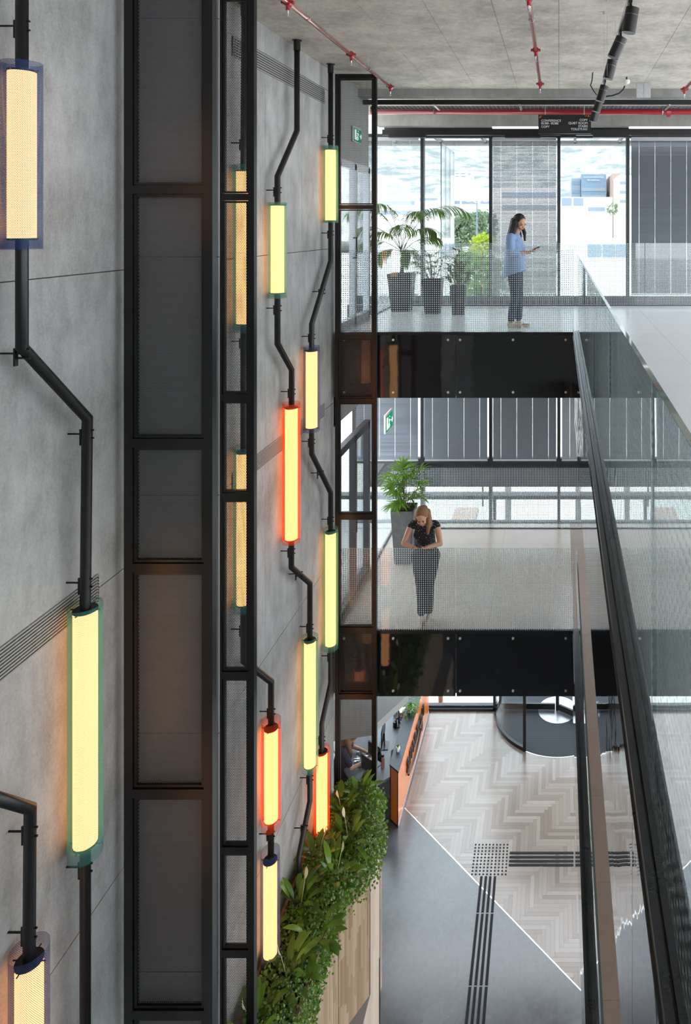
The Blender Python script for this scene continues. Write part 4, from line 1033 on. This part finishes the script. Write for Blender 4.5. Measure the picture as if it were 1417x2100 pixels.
# ------------------------------------------------------------------ people
def remesh(bm, vox, smooth=6):
    bmesh.ops.recalc_face_normals(bm, faces=bm.faces)
    me = bpy.data.meshes.new('tmp'); bm.to_mesh(me); bm.free(); o = bpy.data.objects.new('tmp', me); COL.objects.link(o)
    m = o.modifiers.new('r', 'REMESH'); m.mode = 'VOXEL'; m.voxel_size = vox; m.use_smooth_shade = True
    m = o.modifiers.new('s', 'SMOOTH'); m.iterations = smooth; m.factor = .5
    r = bpy.data.meshes.new_from_object(o.evaluated_get(bpy.context.evaluated_depsgraph_get())); bpy.data.objects.remove(o)
    for p in r.polygons: p.use_smooth = True
    return r
def cap(bm, p, q, r0, r1=None, seg=14):
    r1 = r0 if r1 is None else r1; p, q = Vector(p), Vector(q)
    cyl(bm, p, q, r0, r1, seg); ball(bm, p, r0, u=seg, v=8); ball(bm, q, r1, u=seg, v=8)
def chain(bm, pts):
    for (p, r), (q, s) in zip(pts, pts[1:]): cap(bm, p, q, r, s)
def finish(name, bm, mat, parent, T, vox=.006, smooth=6, cut=None):
    me = remesh(bm, vox, smooth)
    if cut:
        b2 = bmesh.new(); b2.from_mesh(me)
        bmesh.ops.bisect_plane(b2, geom=b2.verts[:]+b2.edges[:]+b2.faces[:], plane_co=cut[0], plane_no=cut[1], clear_outer=True)
        b2.to_mesh(me); b2.free()
        for p in me.polygons: p.use_smooth = True
    me.materials.clear(); me.materials.append(mat); me.transform(T)
    o = bpy.data.objects.new(name, me); COL.objects.link(o); attach(o, parent); return o
def hand(bm, wr, d, nrm, side, curl, L=.17):
    """palm from wrist along d, five separate fingers curling towards -nrm, thumb on side"""
    d = Vector(d).normalized(); nrm = Vector(nrm).normalized(); sd_ = d.cross(nrm).normalized()*side
    wr = Vector(wr); pc = wr+d*L*.48
    for s in (-.030, -.010, .010, .028): cap(bm, wr+sd_*s*.5, pc+sd_*s, .014, .011, 10)
    for s, l, in ((-.033, .30), (-.011, .37), (.011, .40), (.032, .36)):
        p = pc+sd_*s; dd = d; seg = L*l/3*1.25
        for j in range(3):
            R = Matrix.Rotation(curl*(.5+.35*j), 3, sd_*side); dd = (R @ dd).normalized(); q = p+dd*seg; cap(bm, p, q, .0088-.0008*j, .0080-.0008*j, 8); p = q
    p = wr+sd_*.022+d*.02; q = p+(sd_*.7+d*.7+nrm*.35).normalized()*.042; cap(bm, p, q, .013, .010, 8); q2 = q+(d*.8-sd_*.35+nrm*.45).normalized()*.034; cap(bm, q, q2, .010, .008, 8)
def head_on(bm, c, R, s=1.):
    """skull, jaw, nose, lips, brow, ears; local +X is the face direction"""
    def b(x, y, z, r, a=1, b_=1, c_=1): ball(bm, c+R @ (Vector((x, y, z))*s), r*s, a, b_, c_, 16, 12, rot=R)
    b(-.012, 0, .03, .088, 1.05, .86, 1.05); b(.018, 0, -.02, .070, 1.0, .86, 1.25); b(.035, 0, -.085, .032, 1.1, 1.1, .8)
    b(.086, 0, -.012, .013, 1.1, .9, 1.7); b(.095, 0, -.026, .012, 1.1, 1.2, .8); b(.078, 0, -.055, .016, .7, 1.5, .55)
    for k in (-1, 1):
        b(.072, k*.030, .022, .016, .7, 1.3, .5); b(-.005, k*.077, -.005, .022, .7, .35, 1.2); b(.06, k*.036, -.03, .026)
def eyes(parent, c, R, T, s=1.):
    for k in (-1, 1):
        bm = B(); ball(bm, c+R @ (Vector((.079, k*.030, .004))*s), .0085*s, .6, 1.3, .7, 10, 7, rot=R)
        bm.transform(T); obj('eye', bm, M['plastic'], parent, True)
        bm = B(); ball(bm, c+R @ (Vector((.084, k*.031, .027))*s), .013*s, .4, 1.3, .18, 10, 7, rot=R); bm.transform(T); obj('eyebrow', bm, M['hairb'], parent, True)
    bm = B(); ball(bm, c+R @ (Vector((.090, 0, -.056))*s), .012*s, .5, 1.6, .5, 10, 7, rot=R); bm.transform(T); obj('lips', bm, pbr('lip', (.35, .10, .09), .5), parent, True)

# standing woman in light blue shirt, local +X = forward
base = G(1056, 671, Z2); T = Matrix.Translation(base) @ Matrix.Scale(.975, 4) @ Matrix.Rotation(-.22, 4, 'Z')
t = thing('person', 'woman in a loose light blue shirt and navy trousers standing with a phone', 'person', tuple(base))
hc = Vector((.075, 0, 1.555)); HR = Matrix.Rotation(-.52, 3, 'Z') @ Matrix.Rotation(.42, 3, 'Y')
bm = B(); V = Vector
chain(bm, [((0, 0, .92), .13), ((-.01, 0, 1.05), .115), ((.0, 0, 1.22), .125), ((-.01, 0, 1.32), .10)]); cap(bm, (-.02, -.13, 1.355), (-.02, .13, 1.355), .048)
chain(bm, [((-.01, 0, 1.35), .055), ((.035, 0, 1.45), .05), ((.05, 0, 1.50), .05)]); head_on(bm, hc, HR)
feet = {1: ((.10, .10), (.035, .085, .49), (.03, .09, .085), .02), -1: ((.10, -.10), (.02, -.075, .48), (-.035, -.08, .085), 0)}
for k in (1, -1):
    _, kn, an, _ = feet[k]; chain(bm, [((0, k*.085, .88), .085), (kn, .052), (an, .034)]); cap(bm, V(an)+V((-.02, 0, -.05)), V(an)+V((.15, k*.02, -.065)), .032, .024)
sh, el, wr = {}, {}, {}
for k in (1, -1):
    sh[k] = V((-.02, k*.175, 1.345)); el[k] = V((-.01, k*.215, 1.085)); wr[k] = V((.215, k*.055, 1.125))
    chain(bm, [(sh[k], .047), (el[k], .036), (wr[k], .023)]); hand(bm, wr[k], V((.9, -k*.35, .28)), V((0, -k*.7, -.7)) if 0 else V((-.25, k*.2, .95)), -k*1, -.45 if 0 else .35, .16)
body = finish('body', bm, M['skin'], t, T, .0055, 3)
eyes(t, hc, HR, T)
bm = B(); chain(bm, [((.0, 0, .80), .165), ((.0, 0, .98), .155), ((.01, 0, 1.2), .142), ((-.01, 0, 1.33), .105)]); cap(bm, (-.02, -.14, 1.355), (-.02, .14, 1.355), .06)
cap(bm, (-.045, 0, .76), (-.03, 0, 1.2), .135, .12)
for k in (1, -1): chain(bm, [(sh[k], .066), (el[k]+V((0, 0, .03)), .062), (el[k].lerp(wr[k], .42), .052)])
for k in (1, -1): cap(bm, (-.02, k*.07, .74), (.0, k*.06, 1.2), .14, .12); cap(bm, (.03, k*.05, .76), (.03, k*.05, 1.1), .13, .12)
bmesh.ops.scale(bm, vec=(1, 1, 1), verts=bm.verts)
shirt = finish('shirt', bm, M['shirt'], t, T, .012, 3, cut=((0, 0, .80), (.35, 0, -1)))
bm = B(); chain(bm, [((0, 0, .94), .11), ((0, 0, .86), .12)])
for k in (1, -1):
    _, kn, an, _ = feet[k]; chain(bm, [((0, k*.065, .86), .105), ((V((0, k*.07, .88))+V(kn))/2, .086), (kn, .068), (V(an)+V((0, 0, .05)), .056)])
finish('trousers', bm, M['navy'], t, T, .010, 3)
for k in (1, -1):
    _, kn, an, _ = feet[k]; bm = B(); a = V(an); cap(bm, a+V((-.03, 0, -.06)), a+V((.16, k*.02, -.068)), .033, .024); cap(bm, a+V((-.03, 0, -.03)), a+V((.03, 0, -.04)), .036)
    bmesh.ops.bisect_plane(bm, geom=bm.verts[:]+bm.edges[:]+bm.faces[:], plane_co=(0, 0, -.02), plane_no=(0, 0, -1), clear_outer=False)
    finish('shoe', bm, M['shoe'] if k == 1 else M['shoe'], t, T, .007, 3)
bm = B()
def hb(x, y, z, r, a=1, b_=1, c_=1): ball(bm, hc+HR @ V((x, y, z)), r, a, b_, c_, 16, 12, rot=HR)
hb(-.036, 0, .048, .097, 1.02, .94, 1.0); hb(-.06, 0, -.01, .085, .9, 1.05, 1.3)
for p, q, r0, r1 in (((.0, .05, 1.58), (-.06, .06, 1.38), .06, .045), ((.01, -.05, 1.57), (-.06, -.07, 1.33), .06, .04), ((.0, 0, 1.58), (-.06, 0, 1.36), .075, .06), ((.03, -.07, 1.55), (-.01, -.09, 1.38), .04, .035), ((-.06, -.07, 1.35), (-.10, -.09, 1.25), .045, .02), ((-.05, 0, 1.40), (-.09, 0, 1.28), .07, .045), ((.06, .085, 1.62), (.13, .07, 1.40), .030, .028), ((.13, .07, 1.42), (.14, .05, 1.30), .026, .016), ((.02, .09, 1.56), (.05, .10, 1.36), .032, .03)):
    cap(bm, p, q, r0, r1)
finish('hair', bm, M['hairb'], t, T, .008, 4)
tp = V((.335, 0, 1.185)); bm = B(); box(bm, -.075, .075, -.036, .036, -.004, .004); bm.transform(T @ Matrix.Translation(tp) @ Matrix.Rotation(-.45, 4, 'Y'))
tag(obj('phone', bm, M['plastic']), 'dark phone held by the standing woman in light blue', 'phone')

# leaning woman in black polka dot top, local +X = forward (towards the atrium)
base = V((-1.905, 9.88, Z1)); T = Matrix.Translation(base) @ Matrix.Rotation(-PI/2, 4, 'Z')
t = thing('person', 'blonde woman in a black dotted top leaning on the glass railing with a phone', 'person', tuple(base))
hc = V((.245, .0, 1.560)); HR = Matrix.Rotation(.06, 3, 'X') @ Matrix.Rotation(.62, 3, 'Y')
bm = B()
chain(bm, [((-.02, 0, .93), .11), ((.02, 0, 1.08), .11), ((.08, 0, 1.25), .13), ((.12, 0, 1.36), .095)]); cap(bm, (.11, -.135, 1.40), (.11, .135, 1.40), .045)
chain(bm, [((.12, 0, 1.40), .052), ((.18, 0, 1.47), .048), ((.21, 0, 1.51), .048)]); head_on(bm, hc, HR)
ank = {1: (.02, .055, .09), -1: (.07, -.04, .09)}
for k in (1, -1):
    kn = (.03, k*.07, .50); chain(bm, [((-.02, k*.09, .88), .095), (kn, .055), (ank[k], .036)]); cap(bm, V(ank[k])+V((-.02, 0, -.05)), V(ank[k])+V((.15, 0, -.062)), .034, .026)
for k in (1, -1):
    sh[k] = V((.10, k*.18, 1.385)); el[k] = V((.23, k*.255, 1.185)); wr[k] = V((.345, k*.088, 1.185))
    chain(bm, [(sh[k], .045), (sh[k].lerp(el[k], .4), .045), (el[k], .037), (wr[k], .024)])
    hand(bm, wr[k], V((.78, -k*.52, .22)), V((-.22, k*.12, .95)), -k, .35, .15)
finish('body', bm, M['skin2'], t, T, .0055, 3); eyes(t, hc, HR, T)
bm = B(); chain(bm, [((-.02, 0, .99), .138), ((.03, 0, 1.12), .132), ((.085, 0, 1.26), .142), ((.11, 0, 1.35), .112)]); cap(bm, (.10, -.15, 1.395), (.10, .15, 1.395), .058)
for k in (1, -1): cap(bm, (.0, k*.05, 1.0), (.07, k*.05, 1.25), .11, .10); cap(bm, sh[k]+V((0, -k*.01, 0)), sh[k].lerp(el[k], .06), .056, .053)
cap(bm, (.15, -.065, 1.27), (.15, .065, 1.27), .075)
finish('top', bm, M['polka'], t, T, .011, 3)
bm = B(); chain(bm, [((-.02, 0, 1.0), .135), ((-.03, 0, .90), .145)])
for k in (1, -1):
    kn = V((.03, k*.062, .50)); a = V(ank[k]); chain(bm, [((-.02, k*.085, .90), .125), (V((-.02, k*.08, .88)).lerp(kn, .5), .100), (kn, .068), (a+V((0, 0, .06)), .062)])
finish('trousers', bm, M['blk'], t, T, .010, 3)
for k in (1, -1):
    bm = B(); a = V(ank[k]); cap(bm, a+V((-.03, 0, -.055)), a+V((.165, 0, -.065)), .036, .027); cap(bm, a+V((-.02, 0, -.02)), a+V((.03, 0, -.035)), .040); finish('shoe', bm, M['shoe'], t, T, .007, 3)
bm = B(); hb(-.036, 0, .048, .097, 1.02, .95, .98); hb(-.055, 0, .0, .085, .9, 1.08, 1.2)
for p, q, r0, r1 in (((.20, .085, 1.62), (.24, .095, 1.46), .032, .036), ((.24, .095, 1.47), (.26, .085, 1.34), .036, .020), ((.18, -.08, 1.62), (.17, -.09, 1.50), .034, .028), ((.12, 0, 1.62), (.10, 0, 1.42), .06, .04), ((.16, .06, 1.6), (.16, .10, 1.42), .045, .035)):
    cap(bm, p, q, r0, r1)
finish('hair', bm, M['hairg'], t, T, .008, 4)
bm = B(); c_ = T @ V((.385, .065, 1.20)); r_ = []
tube(bm, [T @ (V((.345+.0, .085, 1.185))+V((math.cos(a)*.018+.0, math.cos(a)*.012, math.sin(a)*.029))) for a in [k*PI/6 for k in range(13)]], .005, 6); obj('wristwatch', bm, M['plastic'], t)
bm = B(); box(bm, -.072, .072, -.035, .035, -.004, .004); bm.transform(T @ Matrix.Translation(V((.445, 0, 1.236))) @ Matrix.Rotation(-.55, 4, 'Y'))
tag(obj('phone', bm, M['plastic']), 'dark phone held by the woman leaning on the railing', 'phone')

# receptionist bent over the worktop, seen through the lowest mesh panel
base = G(715, 1600, 0.0); base = V((-3.98, 12.55, 0)); T = Matrix.Translation(base) @ Matrix.Rotation(.25, 4, 'Z')
t = thing('person', 'person in a dark top with brown hair working at the reception desk', 'person', tuple(base))
hc = V((.22, 0, 1.20)); HR = Matrix.Rotation(.7, 3, 'Y'); bm = B()
chain(bm, [((0, 0, .50), .15), ((.03, 0, .68), .13), ((.08, 0, .90), .14), ((.12, 0, 1.02), .10)]); cap(bm, (.10, -.16, 1.04), (.10, .16, 1.04), .05); cap(bm, (.12, 0, 1.05), (.19, 0, 1.15), .05); head_on(bm, hc, HR)
for k in (1, -1):
    s_, e_, w_2 = V((.10, k*.19, 1.03)), V((.22, k*.27, .82)), V((.46, k*.12, .785)); chain(bm, [(s_, .05), (e_, .038), (w_2, .025)]); hand(bm, w_2, V((.9, -k*.3, -.05)), V((0, 0, 1)), -k, .2)
    chain(bm, [((.0, k*.1, .50), .085), ((.40, k*.12, .50), .06), ((.42, k*.12, .09), .04)]); cap(bm, (.40, k*.12, .04), (.56, k*.13, .035), .034, .028)
finish('body', bm, M['skin2'], t, T, .007, 3)
bm = B(); chain(bm, [((0, 0, .52), .165), ((.03, 0, .70), .15), ((.08, 0, .90), .155), ((.11, 0, 1.0), .12)]); cap(bm, (.09, -.17, 1.035), (.09, .17, 1.035), .065)
for k in (1, -1): cap(bm, (.10, k*.19, 1.03), (.19, k*.25, .88), .064, .055)
finish('top', bm, M['navy'], t, T, .012, 3)
bm = B()
for k in (1, -1): chain(bm, [((-.02, k*.08, .50), .12), ((.40, k*.12, .50), .08), ((.42, k*.12, .14), .06)])
finish('trousers', bm, M['blk'], t, T, .012, 3)
bm = B(); hb(-.02, 0, .04, .102, 1.08, .95, 1.0)
for k in (1, -1): cap(bm, (.14, k*.075, 1.2), (.20, k*.11, .98), .05, .035)
cap(bm, (.10, 0, 1.2), (.05, 0, .98), .08, .05); finish('hair', bm, M['hairg'], t, T, .010, 4)
c = T @ V((0, 0, 0)); t = thing('office_chair', 'dark office chair under the person at the reception', 'chair', tuple(c))
bm = B(); cyl(bm, c+V((0, 0, .36)), c+V((0, 0, .42)), .24, .25, 20); obj('seat', bm, M['plastic'], t)
bm = B(); box(bm, c.x-.30, c.x-.25, c.y-.2, c.y+.2, .5, .95); obj('backrest', bm, M['plastic'], t)
bm = B(); cyl(bm, c+V((0, 0, .06)), c+V((0, 0, .37)), .03, None, 10)
for k in range(5): a = k*2*PI/5; cyl(bm, c+V((0, 0, .07)), c+V((math.cos(a)*.28, math.sin(a)*.28, .05)), .018, None, 8)
obj('base', bm, M['plastic'], t)

# ------------------------------------------------------------------ outside
bm = B(); box(bm, -400, 400, 15.1, 500, -.4, -.05); box(bm, -60, -7.7, -60, 15.1, -.4, -.05); box(bm, 8.6, 60, -60, 15.1, -.4, -.05); struct('ground', bm, M['xground'], label='pale paved ground outside')
from mathutils import noise
bm = B(); nx, ny = 70, 30; g_ = []
for j in range(ny):
    row = []
    for i in range(nx):
        x = -260+520*i/(nx-1); y = 260+300*j/(ny-1); t_ = j/(ny-1)
        z = H-6+95*t_**.9+18*noise.noise(V((x*.012, y*.012, 0)))*t_*1.5-(x+20)*.05*t_
        row.append(bm.verts.new((x, y, z)))
    g_.append(row)
for j in range(ny-1):
    for i in range(nx-1): bm.faces.new((g_[j][i], g_[j][i+1], g_[j+1][i+1], g_[j+1][i]))
obj('hill', bm, M['hill'], None, True); tag(bpy.data.objects['hill'], 'pale scrubby hillside beyond the windows', 'hill', None, 'structure')
def building(label, u0_, u1_, v0_, v1_, Y, mat, bands, wmat, depth=25, group='distant buildings'):
    a, b = P(u0_, v0_, Y), P(u1_, v1_, Y)
    t = thing('distant_building', label, 'building', ((a.x+b.x)/2, Y, 0), group)
    obj('wall', bx(a.x, b.x, Y, Y+depth, -.05, a.z), mat, t)
    for bu0, bu1, bv0, bv1 in bands:
        p, q = P(bu0, bv0, Y), P(bu1, bv1, Y)
        obj('window', bx(p.x, q.x, Y-.15, Y+.05, q.z, p.z), wmat, t)
building('long white building with ribbon windows behind the lamp post', 925, 1140, 385, 470, 150, M['xwhite'], [(930, 943, 412, 418), (947, 980, 412, 418), (985, 1003, 412, 418), (930, 943, 436, 442), (947, 980, 436, 442), (985, 1003, 436, 442), (1030, 1140, 395, 405), (1030, 1140, 420, 430)], M['xwin'])
building('tall blue glass building with white lettering on top', 1192, 1243, 357, 440, 200, M['xblue'], [(1193, 1242, 385, 392), (1193, 1242, 400, 406), (1193, 1242, 414, 420), (1193, 1242, 428, 434)], M['xwin'])
tb = [o for o in bpy.data.objects if o.get('label') == 'tall blue glass building with white lettering on top'][0]
for s_t, v in (('MATAM LIFE SCIENCES PARK', 364.5), ('GE Healthcare', 370.5)):
    p = P(1217, v, 199.7); lettering('lettering', s_t, 3.3*199.7/F*(1.0 if v < 366 else 1.3), M['white'], p, RF, tb, .05, 'CENTER')
building('low blue annex left of the glass tower', 1172, 1190, 366, 440, 205, M['xwin'], [(1174, 1188, 372, 378), (1174, 1188, 390, 396)], M['xblue'])
building('brown slab tower right of the blue glass building', 1256, 1271, 356, 440, 190, M['xbrown'], [(1258, 1269, 376, 380), (1258, 1269, 395, 399)], M['xwin'])
building('white office block at the right of the hillside view', 1268, 1330, 360, 450, 170, M['xwhite'], [(1271, 1290, 372, 378), (1271, 1290, 391, 397), (1271, 1290, 410, 416)], M['xwin'], 15)
building('low white hall with a glazed front below the glass tower', 1150, 1256, 404, 470, 120, M['xwhite'], [(1152, 1172, 406, 422), (1176, 1196, 406, 422), (1206, 1240, 425, 433)], M['xwin'])
building('pale terraced houses on the hillside at the left', 932, 968, 352, 400, 240, M['xwhite'], [(934, 941, 355, 357), (945, 955, 355, 357), (934, 941, 361, 363), (945, 955, 361, 363), (959, 966, 356, 358)], M['xwin'], 6)
building('white neighbouring hall close outside the windows', 1150, 1420, 497, 640, 60, M['xwhite'], [(1205, 1232, 501, 527), (1236, 1260, 501, 527), (1263, 1283, 501, 527)], M['xwin'], 20)
building('pale block at the far left outside the corner window', 770, 900, 400, 480, 130, M['xwhite'], [(780, 850, 412, 420), (780, 850, 432, 440), (860, 897, 406, 411), (860, 897, 432, 440)], M['xwin'])
# corner glass screen outside
t = thing('glass_screen', 'pale glass screen standing outside the upper corner window', 'screen', (-2.26, 14, Z2))
obj('glass_panel', bx(-2.27, -2.255, 13.3, 14.95, Z2+.1, H+1.57), glass('frosted screen glass', tint=(.93, .95, .96), f0=.12), t)
bm = B()
for y in (13.3, 13.85, 14.4, 14.93): box(bm, -2.27, -2.255, y, y+.006, Z2-.0, H+1.57)
box(bm, -2.275, -2.25, 13.3, 14.95, H+1.57, H+1.58); box(bm, -2.6, -2.2, 13.4, 14.95, Z2-.15, Z2); obj('screen_frame', bm, M['galv'], t)
bm = B(); box(bm, -4.5, 8.5, 13.9, 14.3, H+1.64, H+1.70); box(bm, -4.5, 8.5, 13.3, 13.36, H+1.70, H+1.76)
for k in range(14): box(bm, -4.2+k*.9, -4.16+k*.9, 13.3, 14.3, H+1.66, H+1.74)
tag(obj('sun_louvre', bm, M['offw']), 'grey louvre canopy outside along the top of the upper windows', 'canopy')
# trees, bush, lamp post
def tree(name, label, u, v, Y, r, h, mat, n=420):
    c = P(u, v, Y); t = thing(name, label, 'tree', (c.x, Y, -.05), 'trees and bushes outside')
    bm = B(); cyl(bm, (c.x, Y, -.05), (c.x, Y, c.z), r*.06, r*.03, 8); obj('trunk', bm, M['stem'], t); bm = B()
    for k in range(n):
        d = rv().normalized(); q = V((c.x, Y, c.z))+V((d.x*r, d.y*r, d.z*h))*R_.uniform(.5, 1)**.5*R_.uniform(.7, 1.08)
        for j in range(9):
            s = r*.10; a, b2 = rv().normalized()*s, rv().normalized()*s*.6; o = q+rv(s)
            bm.faces.new([bm.verts.new(x) for x in (o-a, o-b2, o+a, o+b2)])
    obj('crown', bm, mat, t)
tree('tree', 'grey green tree left of the lamp post', 946, 475, 84, 2.2, 2.3, M['xtree']); tree('tree', 'grey green tree behind the lamp post', 972, 468, 90, 2.0, 2.5, M['xtree'])
tree('tree', 'grey green tree by the dark mullion', 996, 466, 96, 1.8, 2.6, M['xtree']); tree('tree', 'small round tree below the glass tower', 1257, 428, 118, 1.2, 1.2, M['xtree'], 90)
tree('bush', 'bright yellow green bush outside behind the potted plants', 990, 500, 26, .50, .42, M['xbush'], 240); tree('tree', 'green tree crown outside behind the smallest pot', 975, 570, 34, 1.5, 1.5, M['palm2'], 300)
c = P(978, 414, 70); t = thing('lamp_post', 'pale blue street lamp post with two curved arms', 'street lamp', (c.x, 70, -.05)); bm = B()
cyl(bm, (c.x, 70, -.05), (c.x, 70, c.z), .10, .06, 10); obj('pole', bm, M['xblue'], t)
for k in (-1, 1):
    bm = B(); tube(bm, [(c.x, 70, c.z-.1), (c.x+k*.5, 70, c.z+.15), (c.x+k*.8, 70, c.z+.2)], .05, 8); ball(bm, (c.x+k*.85, 70, c.z+.1), .22, 1.3, 1, .5); obj('lamp_arm', bm, M['white'], t)
# exterior columns and brown kiosk roof seen low through the middle level
for i, (u, lab) in enumerate(((1042, 'grey concrete column outside seen through the middle windows'), (1186, 'grey concrete column outside near the steel channel'))):
    c = P(u, 1060, 19); tag(obj('column', bx(c.x-.08, c.x+.08, 19, 19.16, -.05, 3.6), M['offw']), lab, 'column', 'columns outside')
c = G(953, 1058, 0); tag(obj('timber_deck', bx(c.x-.42, c.x+.42, c.y-.65, c.y+.65, -.05, .05), M['xbrown']), 'small brown timber deck on the pale paving outside', 'deck')
bm = B(); p = G(796, 1430, 0)
c = V((-2.62, 15.35, -.05)); t = thing('street_bollard', 'small terracotta bollard outside the lobby glass', 'bollard', tuple(c)); bm = B(); cyl(bm, c, c+V((0, 0, .25)), .05, .06, 12); obj('body', bm, pbr('terracotta', (.5, .2, .12), .7), t)

# ------------------------------------------------------------------ light
sun = bpy.data.lights.new('sun', 'SUN'); sun.energy = 2.5; sun.angle = .01; sun.color = (1, .96, .9)
so = bpy.data.objects.new('sun', sun); COL.objects.link(so)
so.rotation_euler = V((.2, .45, -.87)).to_track_quat('-Z', 'Y').to_euler()
wd = bpy.data.worlds.new('sky'); sc.world = wd; wd.use_nodes = True; nt = wd.node_tree; nt.nodes.clear()
o_ = nt.nodes.new('ShaderNodeOutputWorld'); b_ = nt.nodes.new('ShaderNodeBackground'); b_.inputs[0].default_value = (.87, .93, 1, 1); b_.inputs[1].default_value = 2.4
nt.links.new(b_.outputs[0], o_.inputs[0])
# camera: level shift lens
cam = bpy.data.cameras.new('camera'); co = bpy.data.objects.new('camera', cam); COL.objects.link(co)
co.location = (0, 0, H); co.rotation_euler = (PI/2, 0, 0)
cam.sensor_fit = 'HORIZONTAL'; cam.sensor_width = 36; cam.lens = 36*F/1417.
cam.shift_x = (708.5-U0)/1417.; cam.shift_y = (V0-1050)/1417.
cam.clip_start = .05; cam.clip_end = 2000
sc.camera = co
sc.view_settings.view_transform = 'Standard'; sc.view_settings.look = 'None'; sc.view_settings.gamma = 1; sc.view_settings.exposure = 1.22
sc.view_settings.use_curve_mapping = False
cy = sc.cycles
cy.use_denoising = True; cy.max_bounces = 7; cy.diffuse_bounces = 4; cy.glossy_bounces = 4; cy.transmission_bounces = 4; cy.transparent_max_bounces = 28
cy.caustics_reflective = False; cy.caustics_refractive = False; cy.sample_clamp_indirect = 6
